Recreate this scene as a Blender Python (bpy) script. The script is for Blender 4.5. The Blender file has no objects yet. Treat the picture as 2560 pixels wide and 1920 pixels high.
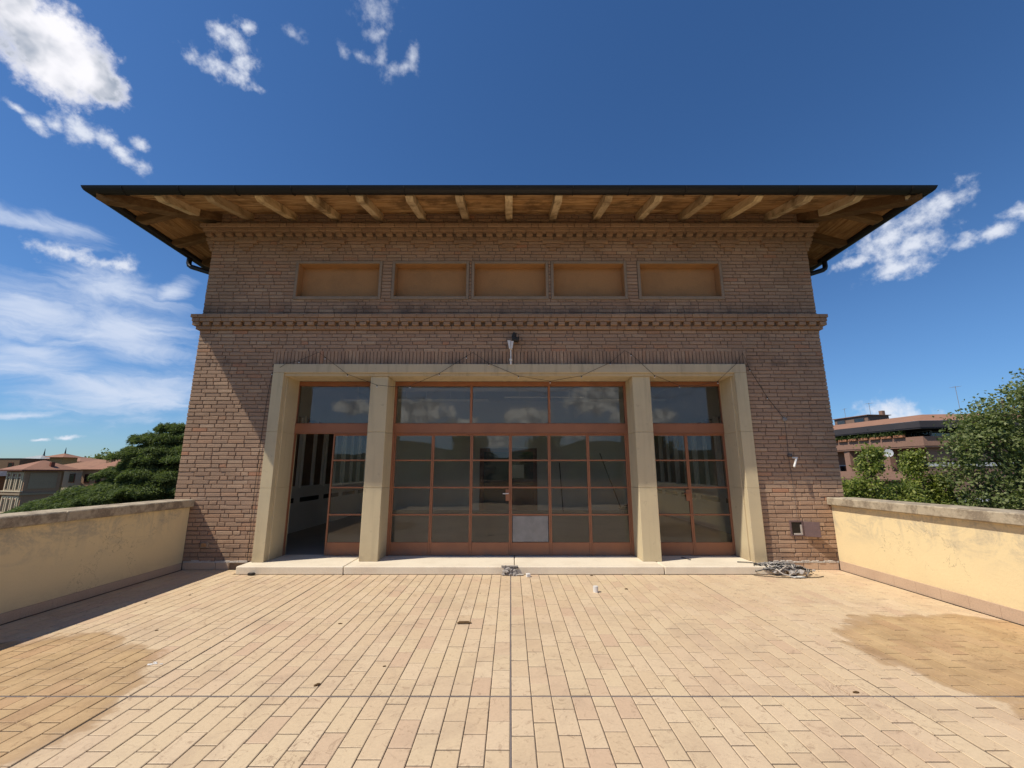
import bpy, bmesh, math, random
import numpy as np
from mathutils import Vector, Matrix, Euler
R = math.radians
random.seed(7)
rng = np.random.default_rng(11)
S = bpy.context.scene
COL = S.collection

# ------------------------------------------------------------------ camera
cam_d = bpy.data.cameras.new('camera')
cam_d.sensor_width = 36.0
cam_d.lens = 36.0 * 1060 / 2560
cam_d.shift_x = 0.0012
cam_d.clip_end = 6000
cam = bpy.data.objects.new('camera', cam_d)
COL.objects.link(cam)
cam.location = (0, 0, 1.6)
cam.rotation_euler = (R(90 + 11.466), 0, 0)
S.camera = cam
S.view_settings.view_transform = 'Standard'
S.view_settings.look = 'None'
S.view_settings.exposure = 0.11
S.view_settings.gamma = 1.0
S.view_settings.use_curve_mapping = False
S.cycles.max_bounces = 14
S.cycles.diffuse_bounces = 8
S.cycles.transparent_max_bounces = 16

# ------------------------------------------------------------------ sun and sky
SUN_EL, SUN_AZ = R(54.5), math.atan2(-0.66, -0.273)     # direction towards the sun
sun_d = bpy.data.lights.new('sun', 'SUN')
sun_d.energy = 4.6
sun_d.angle = R(0.53)
sun_d.color = (1.0, 0.92, 0.79)
sun = bpy.data.objects.new('sun', sun_d)
COL.objects.link(sun)
sun.rotation_euler = Vector((0.66, 0.273, -1.0)).to_track_quat('-Z', 'Y').to_euler()


class NT:
    """small helper to write node trees"""
    def __init__(s, tree):
        s.t = tree; s.n = tree.nodes; s.l = tree.links

    def add(s, kind, ins=None, **kw):
        nd = s.n.new(kind)
        for k, v in kw.items():
            setattr(nd, k, v)
        for k, v in (ins or {}).items():
            if isinstance(v, bpy.types.NodeSocket):
                s.l.new(v, nd.inputs[k])
            else:
                nd.inputs[k].default_value = v
        return nd

    def math(s, op, a, b=0.0, c=0.0, clamp=False):
        nd = s.add('ShaderNodeMath', {0: a, 1: b, 2: c}, operation=op, use_clamp=clamp)
        return nd.outputs[0]

    def vmath(s, op, a, b=(0, 0, 0)):
        nd = s.add('ShaderNodeVectorMath', {0: a, 1: b}, operation=op)
        return nd.outputs['Value'] if op in ('LENGTH', 'DOT_PRODUCT', 'DISTANCE') else nd.outputs['Vector']

    def noise(s, vec, scale, detail=4.0, rough=0.55, out='Fac', dist=0.0):
        nd = s.add('ShaderNodeTexNoise', {'Vector': vec, 'Scale': scale, 'Detail': detail, 'Roughness': rough, 'Distortion': dist})
        return nd.outputs[out]

    def ramp(s, fac, stops):
        nd = s.add('ShaderNodeValToRGB', {0: fac})
        el = nd.color_ramp.elements
        while len(el) < len(stops):
            el.new(0.5)
        for e, (p, c) in zip(el, stops):
            e.position = p
            e.color = (c[0], c[1], c[2], 1) if not isinstance(c, (int, float)) else (c, c, c, 1)
        return nd.outputs[0]

    def sstep(s, v, lo, hi, a=0.0, b=1.0):
        nd = s.add('ShaderNodeMapRange', {'Value': v, 'From Min': lo, 'From Max': hi, 'To Min': a, 'To Max': b}, interpolation_type='SMOOTHSTEP')
        return nd.outputs[0]

    def mix(s, fac, a, b, mode='MIX'):
        nd = s.add('ShaderNodeMix', data_type='RGBA', blend_type=mode)
        for i, v in ((0, fac), (6, a), (7, b)):
            if isinstance(v, bpy.types.NodeSocket):
                s.l.new(v, nd.inputs[i])
            elif i == 0:
                nd.inputs[0].default_value = v
            else:
                nd.inputs[i].default_value = (v[0], v[1], v[2], 1)
        return nd.outputs[2]


world = bpy.data.worlds.new('World')
S.world = world
world.use_nodes = True
W = NT(world.node_tree)
W.n.clear()
sky = W.add('ShaderNodeTexSky', sky_type='NISHITA', sun_disc=False, sun_elevation=SUN_EL, sun_rotation=SUN_AZ % (2 * math.pi),
            altitude=0.0, air_density=1.0, dust_density=0.1, ozone_density=4.5)
deep = W.add('ShaderNodeHueSaturation', {'Hue': 0.499, 'Saturation': 1.15, 'Value': 0.64, 'Color': sky.outputs[0]}).outputs[0]
deep = W.mix(1.0, deep, (0.90, 0.97, 1.10), 'MULTIPLY')
dirv = W.add('ShaderNodeTexCoord').outputs['Generated']
alt = W.add('ShaderNodeSeparateXYZ', {0: dirv}).outputs[2]
deep = W.mix(W.sstep(alt, 0.30, -0.02), deep, W.mix(1.0, deep, (0.60, 0.76, 0.90), 'MULTIPLY'))
nz1 = W.noise(dirv, 24.0, 7.0, 0.56, 'Color')
warp = W.add('ShaderNodeVectorMath', {0: W.vmath('SUBTRACT', nz1, (0.5, 0.5, 0.5)), 'Scale': 0.022}, operation='SCALE').outputs[0]
dwarp = W.vmath('ADD', dirv, warp)
fine = W.noise(dirv, 42.0, 9.0, 0.60)


def cloud_field(blobs, vec):
    """1 in the heart of the nearest blob, 0 on its rim; a blob is azimuth, elevation, two half-sizes (radians) and a roll"""
    acc = None
    for az, el, a, b, roll in blobs:
        az, el, roll = R(az), R(el), R(roll)
        c = Vector((math.sin(az) * math.cos(el), math.cos(az) * math.cos(el), math.sin(el)))
        right = Vector((math.cos(az), -math.sin(az), 0))
        up = right.cross(c)
        u = right * math.cos(roll) + up * math.sin(roll)
        v = c.cross(u)
        m = Matrix((u, v, c)).transposed()
        mp = W.add('ShaderNodeMapping', {'Vector': vec, 'Location': c, 'Rotation': m.to_euler(), 'Scale': (a, b, 0.5)}, vector_type='TEXTURE')
        f = W.math('SUBTRACT', 1.0, W.vmath('LENGTH', mp.outputs[0]))
        acc = f if acc is None else W.math('MAXIMUM', acc, f)
    return acc


CUMULUS = [(-52.5, 35.5, .081, .063, -20), (-57.0, 37.4, .07, .05, -20), (-50.0, 35.2, .05, .038, -20)]
SMALL = [(-52.6, 29.6, .016, .013, -11), (-51.5, 30.2, .015, .014, 20), (-49.8, 30.4, .026, .019, -23),
         (-47.8, 30.6, .023, .017, -33), (-46.3, 29.9, .036, .016, -24), (-45.1, 31.5, .016, .010, -11), (-53.9, 30.2, .016, .007, -10),
         (-39.1, 40.8, .052, .017, 2), (-38.3, 43.2, .028, .03, 48), (-37.4, 42.0, .028, .022, 40), (-37.2, 45.0, .014, .010, -15), (-39.9, 43.8, .022, .016, 31),
         (-48.8, 19.9, .038, .017, 7), (-46.5, 19.7, .046, .015, 0), (-45.1, 20.0, .022, .018, 19),
         (48.2, 24.2, .050, .024, 21), (44.6, 22.7, .070, .036, 17), (41.4, 21.5, .034, .014, 14), (44.8, 19.9, .056, .025, 0), (46.2, 21.4, .04, .03, 10),
         (51.3, 20.7, .046, .015, 9), (53.4, 21.6, .030, .014, -3), (56.0, 21.3, .04, .018, 5),
         (41.9, 5.8, .042, .028, -5), (42.6, 5.2, .055, .020, -5), (-46.2, 3.0, .014, .004, 10), (-47.9, 2.7, .010, .003, 3)]
WISPS = [(-21.7, 50.9, .032, .038, 17), (-21.3, 49.1, .024, .016, 16), (-18.3, 46.4, .030, .014, 41), (-15.7, 47.9, .013, .030, 8),
         (-16.9, 47.1, .030, .013, 44), (-20.2, 47.4, .014, .026, 7), (-31.9, 46.2, .017, .011, -5), (-23.3, 46.7, .018, .010, -10),
         (-25.6, 46.7, .017, .013, -46), (-22.5, 53.5, .04, .04, 0)]
CIRRUS = [(-50.6, 21.6, .06, .015, 2), (-49.6, 14.1, .123, .044, -2), (-44.0, 13.5, .106, .055, -6), (-42.2, 7.7, .123, .049, -4),
          (-49.2, 10.1, .087, .037, -1), (-40.5, 18.5, .032, .015, 38), (-49.1, 4.7, .05, .005, 8), (-44.5, 17.4, .075, .031, -8),
          (-60.0, 13.0, .15, .06, 4), (-75.0, 16.0, .2, .06, 0)]
BEHIND = [(-167.8, 7.8, .087, .037, 178), (-165.8, 6.3, .054, .018, 178), (-159.9, 7.5, .051, .018, 177), (177.7, 7.1, .065, .024, 180),
          (168.0, 8.8, .093, .042, 174), (165.0, 6.4, .043, .016, -178), (160.5, 7.1, .045, .019, -177), (-178.0, 4.0, .047, .017, 180),
          (171.3, 4.0, .054, .016, -179), (-173.2, 6.3, .056, .013, 179), (140, 9, .1, .05, 0), (-140, 11, .12, .06, 0), (-150, 6, .07, .025, 0),
          (120, 7, .09, .03, 0), (-178, 12, .05, .02, 0)]
puff = W.math('ADD', cloud_field(CUMULUS, dwarp), W.math('MULTIPLY', W.math('SUBTRACT', fine, 0.5), 1.0))
puff_m = W.sstep(puff, -0.06, 0.42)
back = W.math('ADD', cloud_field(BEHIND, dwarp), W.math('MULTIPLY', W.math('SUBTRACT', fine, 0.5), 1.5))
back_m = W.math('MULTIPLY', W.sstep(back, -0.05, 0.45), 0.92)
back_c = W.mix(W.sstep(W.noise(W.vmath('ADD', dwarp, (0.0, 0.0, 0.012)), 34.0, 6.0, 0.6), 0.38, 0.62), (0.95, 0.93, 0.90), (0.30, 0.32, 0.36))
small = W.math('ADD', cloud_field(SMALL, dwarp), W.math('MULTIPLY', W.math('SUBTRACT', fine, 0.50), 2.7))
small_m = W.math('MULTIPLY', W.sstep(small, -0.15, 1.2), 0.92)
wisp = W.math('ADD', cloud_field(WISPS, dwarp), W.math('MULTIPLY', W.math('SUBTRACT', fine, 0.55), 3.4))
wisp_m = W.math('MULTIPLY', W.sstep(wisp, -0.3, 1.7), 0.68)
VEIL = [(180, 10, .75, .26, 0), (-150, 14, .5, .2, 0), (150, 12, .5, .2, 0)]
strm = W.add('ShaderNodeMapping', {'Vector': dwarp, 'Rotation': (R(8), R(-6), R(20)), 'Scale': (7.0, 7.0, 26.0)}).outputs[0]
streak = W.noise(strm, 1.0, 7.0, 0.58, 'Fac', 0.8)
cir = W.math('ADD', cloud_field(CIRRUS, dwarp), W.math('MULTIPLY', W.math('SUBTRACT', streak, 0.50), 2.8))
cir_m = W.math('MULTIPLY', W.sstep(cir, -0.5, 1.15), 0.85)
veil = W.math('ADD', cloud_field(VEIL, dwarp), W.math('MULTIPLY', W.math('SUBTRACT', streak, 0.5), 0.8))
cir_m = W.math('MAXIMUM', cir_m, W.math('MULTIPLY', W.sstep(veil, -0.1, 0.8), 0.38))
shade = W.noise(W.vmath('ADD', dwarp, (0.02, 0.01, -0.02)), 11.0, 4.0, 0.5)
body = W.sstep(puff, 0.12, 0.5)
grey = W.math('MULTIPLY', W.sstep(shade, 0.36, 0.60), body)
white = W.mix(grey, (0.92, 0.91, 0.95), (0.27, 0.33, 0.43))
CL = 1.0
bg = W.add('ShaderNodeBackground', {'Color': deep, 'Strength': 0.15})
cl_big = W.add('ShaderNodeBackground', {'Color': white, 'Strength': CL})
cl_back = W.add('ShaderNodeBackground', {'Color': back_c, 'Strength': CL * 1.4})
cl_small = W.add('ShaderNodeBackground', {'Color': (0.74, 0.78, 0.87, 1), 'Strength': CL})
cl_cir = W.add('ShaderNodeBackground', {'Color': (0.64, 0.71, 0.85, 1), 'Strength': CL})
sh = bg.outputs[0]
for fac, c in ((cir_m, cl_cir), (wisp_m, cl_small), (small_m, cl_small), (back_m, cl_back), (puff_m, cl_big)):
    sh = W.add('ShaderNodeMixShader', {0: fac, 1: sh, 2: c.outputs[0]}).outputs[0]
wo = W.add('ShaderNodeOutputWorld')
W.l.new(sh, wo.inputs['Surface'])

# ------------------------------------------------------------------ materials
MATS = {}


def new_mat(name):
    m = bpy.data.materials.new(name)
    m.use_nodes = True
    t = NT(m.node_tree)
    t.n.clear()
    MATS[name] = m
    out = t.add('ShaderNodeOutputMaterial')
    return m, t, out


def pos_of(t):
    return t.add('ShaderNodeNewGeometry').outputs['Position']


def piece_rnd(t):
    """a random value of each piece: different from island to island and from object to object"""
    g = t.add('ShaderNodeNewGeometry').outputs['Random Per Island']
    o = t.add('ShaderNodeObjectInfo').outputs['Random']
    return t.math('FRACT', t.math('ADD', t.math('MULTIPLY', g, 7.31), t.math('MULTIPLY', o, 3.77)))


def finish(t, out, col, rough=0.8, bump=None, bump_d=0.004, spec=0.3, metal=0.0):
    b = t.add('ShaderNodeBsdfPrincipled', {'Base Color': col if isinstance(col, bpy.types.NodeSocket) else (*col, 1), 'Roughness': rough, 'Metallic': metal})
    b.inputs['Specular IOR Level'].default_value = spec
    if bump is not None:
        bn = t.add('ShaderNodeBump', {'Height': bump, 'Strength': 0.8, 'Distance': bump_d})
        t.l.new(bn.outputs[0], b.inputs['Normal'])
    t.l.new(b.outputs[0], out.inputs[0])
    return b


def weathered(name, base, dark, scale=3.0, fine_scale=60.0, amount=0.5, rough=0.85, bump=0.002, spec=0.25, fine_amt=0.25):
    m, t, out = new_mat(name)
    p = pos_of(t)
    a = t.noise(p, scale, 6, 0.6)
    f = t.noise(p, fine_scale, 3, 0.6)
    col = t.mix(t.sstep(a, 0.42, 0.72, 0.0, amount), base, dark)
    col = t.mix(fine_amt, col, t.ramp(f, [(0.3, 0.25), (0.7, 1.0)]), 'MULTIPLY')
    finish(t, out, col, rough, f, bump, spec)
    return m


# facade bricks
def brick_material(name, stops, stain=True):
    m, t, out = new_mat(name)
    p = pos_of(t)
    r = piece_rnd(t)
    col = t.ramp(r, stops)
    big = t.noise(p, 0.9, 5, 0.6)
    col = t.mix(t.sstep(big, 0.38, 0.7, 0.0, 0.45), col, (0.29, 0.195, 0.13))
    f = t.noise(p, 55, 5, 0.65)
    col = t.mix(0.55, col, t.ramp(f, [(0.25, 0.42), (0.62, 1.0)]), 'MULTIPLY')
    pits = t.noise(p, 150, 2, 0.6)
    col = t.mix(t.sstep(pits, 0.66, 0.8, 0, 0.5), col, (0.12, 0.08, 0.06))
    if stain:                      # rain soot under and above the ledges
        sx = t.add('ShaderNodeMapping', {'Vector': p, 'Scale': (2.2, 1.0, 0.5)}).outputs[0]
        drip = t.noise(sx, 1.6, 6, 0.65)
        z = t.add('ShaderNodeSeparateXYZ', {0: p}).outputs[2]
        soot = t.math('MAXIMUM', t.math('MULTIPLY', t.sstep(z, 4.36, 4.42), t.sstep(z, 4.75, 4.45)),
                      t.math('MAXIMUM', t.math('MULTIPLY', t.sstep(z, 3.70, 3.46), t.sstep(z, 3.40, 3.46)),
                             t.math('MULTIPLY', t.sstep(z, 0.5, 0.1), 0.5)))
        col = t.mix(t.math('MULTIPLY', soot, t.sstep(drip, 0.38, 0.66, 0, 0.6)), col, (0.07, 0.055, 0.055))
    bmp = t.math('ADD', f, t.math('MULTIPLY', pits, 0.5))
    finish(t, out, col, 0.92, bmp, 0.0035, 0.15)
    return m


BRICK = [(0.0, (0.45, 0.29, 0.19)), (0.25, (0.40, 0.265, 0.18)), (0.5, (0.475, 0.315, 0.21)), (0.7, (0.39, 0.25, 0.168)), (0.88, (0.51, 0.355, 0.24)), (0.97, (0.47, 0.28, 0.175)), (1.0, (0.48, 0.25, 0.15))]
brick_material('brick', BRICK)
brick_material('brick_trim', [(0.0, (0.37, 0.23, 0.145)), (0.4, (0.40, 0.255, 0.16)), (0.75, (0.44, 0.285, 0.18)), (1.0, (0.33, 0.205, 0.135))], False)
weathered('mortar', (0.235, 0.17, 0.125), (0.10, 0.075, 0.06), 2.0, 80, 0.6, 0.95, 0.004)
def plaster(name, base, dark):
    m, t, out = new_mat(name)
    p = pos_of(t)
    z = t.add('ShaderNodeSeparateXYZ', {0: p}).outputs[2]
    a = t.noise(p, 1.6, 6, 0.6); f = t.noise(p, 80, 4, 0.6)
    col = t.mix(t.sstep(a, 0.42, 0.72, 0, 0.45), base, dark)
    st = t.noise(t.add('ShaderNodeMapping', {'Vector': p, 'Scale': (9, 9, 0.55)}).outputs[0], 1.0, 6, 0.62)
    top = t.math('MULTIPLY', t.sstep(st, 0.50, 0.70), t.sstep(z, 2.5, 3.2, 0.2, 0.42))
    col = t.mix(top, col, (0.30, 0.245, 0.165))
    foot = t.math('MULTIPLY', t.sstep(z, 0.42, 0.13), t.sstep(a, 0.38, 0.62, 0.1, 0.7))
    col = t.mix(foot, col, (0.36, 0.28, 0.18))
    spots = t.noise(p, 9, 6, 0.7)
    col = t.mix(t.sstep(spots, 0.60, 0.70, 0, 0.5), col, (0.36, 0.29, 0.20))
    finish(t, out, col, 0.88, t.math('ADD', f, t.math('MULTIPLY', a, 2.0)), 0.002, 0.2)


plaster('surround_plaster', (0.57, 0.475, 0.30), (0.47, 0.385, 0.25))
plaster('lintel_plaster', (0.54, 0.45, 0.30), (0.42, 0.355, 0.255))
weathered('panel_render', (0.45, 0.245, 0.11), (0.33, 0.185, 0.09), 1.9, 50, 0.6, 0.92, 0.002, fine_amt=0.15)
weathered('panel_frame', (0.33, 0.25, 0.18), (0.24, 0.19, 0.145), 3.0, 60, 0.7, 0.92, 0.002)
weathered('travertine', (0.78, 0.69, 0.54), (0.64, 0.54, 0.41), 2.2, 70, 0.6, 0.7, 0.002, fine_amt=0.2)
weathered('skirting', (0.57, 0.415, 0.29), (0.50, 0.35, 0.24), 3.0, 70, 0.5, 0.75, 0.001)
weathered('white_mortar', (0.55, 0.50, 0.44), (0.36, 0.32, 0.28), 7.0, 60, 0.7, 0.95, 0.006)
weathered('rubble', (0.42, 0.38, 0.34), (0.20, 0.18, 0.17), 25.0, 120, 0.9, 0.95, 0.004)
weathered('dark_metal', (0.012, 0.010, 0.009), (0.020, 0.015, 0.012), 2.0, 60, 0.5, 0.5, 0.0005, 0.4)
weathered('cable_black', (0.03, 0.028, 0.026), (0.05, 0.045, 0.04), 5, 60, 0.5, 0.6, 0.0003)
weathered('cable_grey', (0.30, 0.28, 0.26), (0.20, 0.18, 0.17), 5, 60, 0.5, 0.6, 0.0003)
weathered('white_plastic', (0.72, 0.70, 0.66), (0.58, 0.55, 0.5), 8, 60, 0.5, 0.5, 0.0003, 0.4, 0.08)
weathered('grey_box', (0.12, 0.105, 0.10), (0.08, 0.07, 0.065), 6, 60, 0.6, 0.5, 0.0005)
weathered('box_door', (0.16, 0.105, 0.10), (0.12, 0.08, 0.075), 6, 60, 0.6, 0.55, 0.0005)
weathered('inside_wall', (0.80, 0.81, 0.76), (0.75, 0.76, 0.71), 0.8, 40, 0.5, 0.8, 0.001, fine_amt=0.08)
weathered('inside_white', (0.80, 0.80, 0.76), (0.68, 0.68, 0.64), 1.2, 40, 0.4, 0.6, 0.0005, fine_amt=0.06)
weathered('inside_floor', (0.42, 0.36, 0.30), (0.30, 0.26, 0.22), 0.9, 30, 0.7, 0.45, 0.0005, 0.4)
weathered('inside_brown', (0.19, 0.06, 0.035), (0.12, 0.04, 0.025), 3, 40, 0.6, 0.5, 0.0005)
weathered('inside_dark', (0.02, 0.016, 0.014), (0.03, 0.025, 0.02), 3, 40, 0.6, 0.5, 0.0005)
weathered('leaf_litter', (0.13, 0.075, 0.03), (0.07, 0.04, 0.02), 20, 90, 0.6, 0.85, 0.001)
weathered('bark', (0.11, 0.085, 0.06), (0.06, 0.045, 0.035), 6, 50, 0.7, 0.95, 0.01)
weathered('roof_tile', (0.33, 0.175, 0.11), (0.23, 0.13, 0.085), 1.2, 12, 0.6, 0.9, 0.01)
weathered('roof_tile_red', (0.33, 0.17, 0.11), (0.23, 0.13, 0.09), 0.7, 6, 0.6, 0.9, 0.01)
weathered('roof_slate', (0.38, 0.42, 0.42), (0.30, 0.33, 0.34), 0.7, 6, 0.6, 0.8, 0.01)
weathered('villa_rose', (0.38, 0.235, 0.145), (0.31, 0.19, 0.12), 0.6, 8, 0.6, 0.9, 0.01)
weathered('villa_stone', (0.62, 0.52, 0.36), (0.50, 0.41, 0.29), 0.6, 8, 0.5, 0.9, 0.01)
weathered('villa_grey', (0.36, 0.27, 0.175), (0.29, 0.215, 0.14), 0.6, 8, 0.5, 0.9, 0.01)
weathered('ochre_wall', (0.44, 0.30, 0.13), (0.36, 0.24, 0.11), 0.6, 8, 0.5, 0.9, 0.01)
weathered('brown_wall', (0.24, 0.15, 0.085), (0.19, 0.12, 0.07), 0.5, 8, 0.5, 0.9, 0.01)
weathered('apartment_clad', (0.31, 0.18, 0.13), (0.26, 0.15, 0.11), 0.5, 9, 0.5, 0.85, 0.01)
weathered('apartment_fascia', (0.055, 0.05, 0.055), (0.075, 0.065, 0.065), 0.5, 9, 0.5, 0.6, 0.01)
weathered('apartment_brick', (0.26, 0.165, 0.12), (0.20, 0.13, 0.10), 0.5, 14, 0.5, 0.9, 0.01)
weathered('apartment_white', (0.55, 0.56, 0.58), (0.45, 0.46, 0.48), 0.5, 9, 0.5, 0.7, 0.01)
weathered('terracotta', (0.42, 0.19, 0.10), (0.33, 0.15, 0.09), 4, 30, 0.5, 0.85, 0.002)
weathered('grout', (0.15, 0.115, 0.085), (0.09, 0.07, 0.055), 1.5, 60, 0.7, 0.95, 0.002)
weathered('joint_sealant', (0.20, 0.17, 0.16), (0.13, 0.11, 0.11), 4, 60, 0.6, 0.8, 0.001)
weathered('ground_far', (0.10, 0.11, 0.06), (0.16, 0.13, 0.09), 0.02, 0.4, 0.8, 0.95, 0.05)
weathered('hill_woods', (0.065, 0.085, 0.045), (0.045, 0.062, 0.035), 0.012, 0.15, 0.9, 0.95, 0.5)


def parapet_paint(name, base, dirt, lo, hi):
    m, t, out = new_mat(name)
    p = pos_of(t)
    z = t.add('ShaderNodeSeparateXYZ', {0: p}).outputs[2]
    st = t.add('ShaderNodeMapping', {'Vector': p, 'Scale': (1.0, 1.0, 1.5)}).outputs[0]
    n = t.noise(st, 1.9, 10, 0.74, 'Fac', 0.9)
    f = t.noise(p, 30, 5, 0.65)
    dr = t.noise(t.add('ShaderNodeMapping', {'Vector': p, 'Scale': (3.0, 7.0, 0.5)}).outputs[0], 1.0, 6, 0.6)
    drip = t.math('MULTIPLY', t.sstep(dr, 0.53, 0.66), t.sstep(z, 0.45, 1.0))
    low = t.math('MULTIPLY', t.sstep(z, 0.34, 0.1), t.sstep(n, 0.4, 0.6, 0.1, 0.6))
    hgt = t.sstep(z, lo, hi)
    mask = t.math('MULTIPLY', t.sstep(n, 0.45, 0.62), hgt)
    mask = t.math('MULTIPLY', mask, t.sstep(f, 0.25, 0.6, 0.35, 1.0))
    faint = t.sstep(t.noise(p, 0.9, 4, 0.6), 0.4, 0.75, 0.0, 0.35)
    col = t.mix(faint, base, tuple(c * 0.86 for c in base))
    col = t.mix(t.math('MULTIPLY', mask, 0.8), col, dirt)
    col = t.mix(t.math('MULTIPLY', drip, 0.4), col, dirt)
    col = t.mix(t.math('MULTIPLY', low, 0.4), col, (0.50, 0.38, 0.24))
    vc = t.add('ShaderNodeTexVoronoi', {'Vector': t.vmath('ADD', p, t.vmath('SCALE', t.noise(p, 4, 4, 0.6, 'Color'), (0, 0, 0))), 'Scale': 0.8}, feature='DISTANCE_TO_EDGE')
    crack = t.math('MULTIPLY', t.sstep(vc.outputs[0], 0.006, 0.001), t.sstep(t.noise(p, 1.1, 3, 0.5), 0.5, 0.6))
    col = t.mix(t.math('MULTIPLY', crack, 0.5), col, (0.30, 0.23, 0.15))
    finish(t, out, col, 0.9, t.math('ADD', f, t.noise(p, 6, 4, 0.6)), 0.004, 0.2)
    return m


parapet_paint('parapet_paint', (0.79, 0.635, 0.365), (0.43, 0.375, 0.28), 0.35, 0.95)


def coping_mat():
    m, t, out = new_mat('coping')
    p = pos_of(t)
    n = t.noise(p, 5.5, 9, 0.74)
    f = t.noise(p, 45, 6, 0.7)
    col = t.mix(t.sstep(n, 0.42, 0.60, 0, 0.9), (0.44, 0.37, 0.265), (0.22, 0.175, 0.125))
    col = t.mix(t.sstep(f, 0.5, 0.75, 0, 0.7), col, (0.54, 0.455, 0.33))
    finish(t, out, col, 0.9, f, 0.004, 0.2)


coping_mat()


def tile_mat():
    m, t, out = new_mat('floor_tile')
    p = pos_of(t)
    r = piece_rnd(t)
    col = t.ramp(r, [(0.0, (0.615, 0.47, 0.30)), (0.3, (0.64, 0.50, 0.325)), (0.55, (0.595, 0.445, 0.285)), (0.75, (0.655, 0.51, 0.34)), (0.9, (0.60, 0.445, 0.295)), (1.0, (0.575, 0.41, 0.275))])
    big = t.noise(p, 0.55, 5, 0.6)
    col = t.mix(t.sstep(big, 0.4, 0.7, 0, 0.35), col, (0.57, 0.40, 0.265))
    f = t.noise(p, 45, 5, 0.65)
    col = t.mix(0.35, col, t.ramp(f, [(0.25, 0.66), (0.6, 1.0)]), 'MULTIPLY')
    # scuffs and scribbled scratches
    sc = t.noise(p, 8.0, 7, 0.78, 'Fac', 1.8)
    sm_ = t.noise(p, 1.7, 5, 0.65, 'Fac', 0.8)
    col = t.mix(t.sstep(sm_, 0.47, 0.66, 0, 0.34), col, (0.40, 0.29, 0.20))
    col = t.mix(t.sstep(sc, 0.545, 0.66, 0, 0.62), col, (0.30, 0.20, 0.13))
    ck = t.math('ABSOLUTE', t.math('SUBTRACT', t.noise(p, 2.6, 5, 0.6, 'Fac', 2.0), 0.5))
    where = t.sstep(t.noise(p, 1.3, 2, 0.5), 0.55, 0.66)
    col = t.mix(t.math('MULTIPLY', t.sstep(ck, 0.010, 0.002), t.math('MULTIPLY', where, 0.5)), col, (0.22, 0.14, 0.09))
    # two dried ponds of rusty rain water
    wob = t.math('MULTIPLY', t.math('SUBTRACT', t.noise(p, 1.6, 6, 0.6), 0.5), 0.75)
    pond = None
    for cx, cy, rx, ry, rot in ((-4.25, 3.1, 1.55, 1.5, 0.0), (4.75, 4.05, 1.65, 1.15, -12.0), (4.3, 2.9, 1.0, 0.75, 10)):
        mp = t.add('ShaderNodeMapping', {'Vector': p, 'Location': (cx, cy, 0), 'Rotation': (0, 0, R(rot)), 'Scale': (rx, ry, 50)}, vector_type='TEXTURE')
        d = t.math('SUBTRACT', 1.0, t.vmath('LENGTH', mp.outputs[0]))
        pond = d if pond is None else t.math('MAXIMUM', pond, d)
    pond = t.math('ADD', pond, wob)
    inside = t.sstep(pond, -0.02, 0.09)
    rim = t.math('MULTIPLY', t.sstep(pond, -0.01, 0.03), t.sstep(pond, 0.16, 0.03))
    silt = t.noise(t.add('ShaderNodeMapping', {'Vector': p, 'Scale': (3, 3, 3)}).outputs[0], 1.0, 5, 0.6)
    pcol = t.mix(t.sstep(silt, 0.35, 0.7), (0.84, 0.74, 0.57), (0.64, 0.54, 0.39))
    wet = t.mix(1.0, col, pcol, 'MULTIPLY')
    col = t.mix(t.math('MULTIPLY', inside, 0.85), col, wet)
    col = t.mix(t.math('MULTIPLY', rim, 0.5), col, (0.36, 0.235, 0.13))
    finish(t, out, col, 0.62, t.math('ADD', f, t.math('MULTIPLY', sc, 0.6)), 0.0012, 0.3)


tile_mat()


def wood_mat(name, stops, axis_scale):
    m, t, out = new_mat(name)
    p = pos_of(t)
    r = piece_rnd(t)
    g = t.noise(t.add('ShaderNodeMapping', {'Vector': p, 'Scale': axis_scale}).outputs[0], 1.0, 6, 0.65, 'Fac', 0.6)
    col = t.ramp(g, stops)
    col = t.mix(0.8, col, t.ramp(r, [(0, (0.62, 0.56, 0.5)), (0.5, (0.9, 0.9, 0.9)), (1, (1.0, 0.94, 0.82))]), 'MULTIPLY')
    old = t.noise(p, 2.3, 5, 0.65)
    col = t.mix(t.sstep(old, 0.46, 0.68, 0, 0.75), col, (0.12, 0.065, 0.03))
    finish(t, out, col, 0.8, g, 0.004, 0.25)


WOOD = [(0.30, (0.20, 0.105, 0.045)), (0.47, (0.47, 0.275, 0.12)), (0.66, (0.74, 0.50, 0.27))]
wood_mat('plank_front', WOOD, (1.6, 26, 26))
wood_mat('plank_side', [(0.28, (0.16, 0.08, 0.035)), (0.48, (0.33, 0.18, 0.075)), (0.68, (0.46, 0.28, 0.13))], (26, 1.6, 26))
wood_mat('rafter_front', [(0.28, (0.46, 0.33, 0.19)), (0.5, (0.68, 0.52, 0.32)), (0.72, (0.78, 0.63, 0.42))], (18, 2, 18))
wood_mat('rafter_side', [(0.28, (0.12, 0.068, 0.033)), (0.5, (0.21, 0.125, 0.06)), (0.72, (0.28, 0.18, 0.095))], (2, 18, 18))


def door_paint():
    m, t, out = new_mat('door_paint')
    p = pos_of(t)
    n = t.noise(p, 3.0, 6, 0.6)
    f = t.noise(p, 70, 3, 0.6)
    col = t.mix(t.sstep(n, 0.4, 0.7, 0, 0.6), (0.31, 0.128, 0.062), (0.24, 0.10, 0.052))
    z = t.add('ShaderNodeSeparateXYZ', {0: p}).outputs[2]
    col = t.mix(t.math('MULTIPLY', t.sstep(z, 0.3, 0.12), t.sstep(n, 0.4, 0.6, 0.2, 0.8)), col, (0.20, 0.12, 0.08))
    finish(t, out, col, 0.55, f, 0.0004, 0.4)


door_paint()


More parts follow.
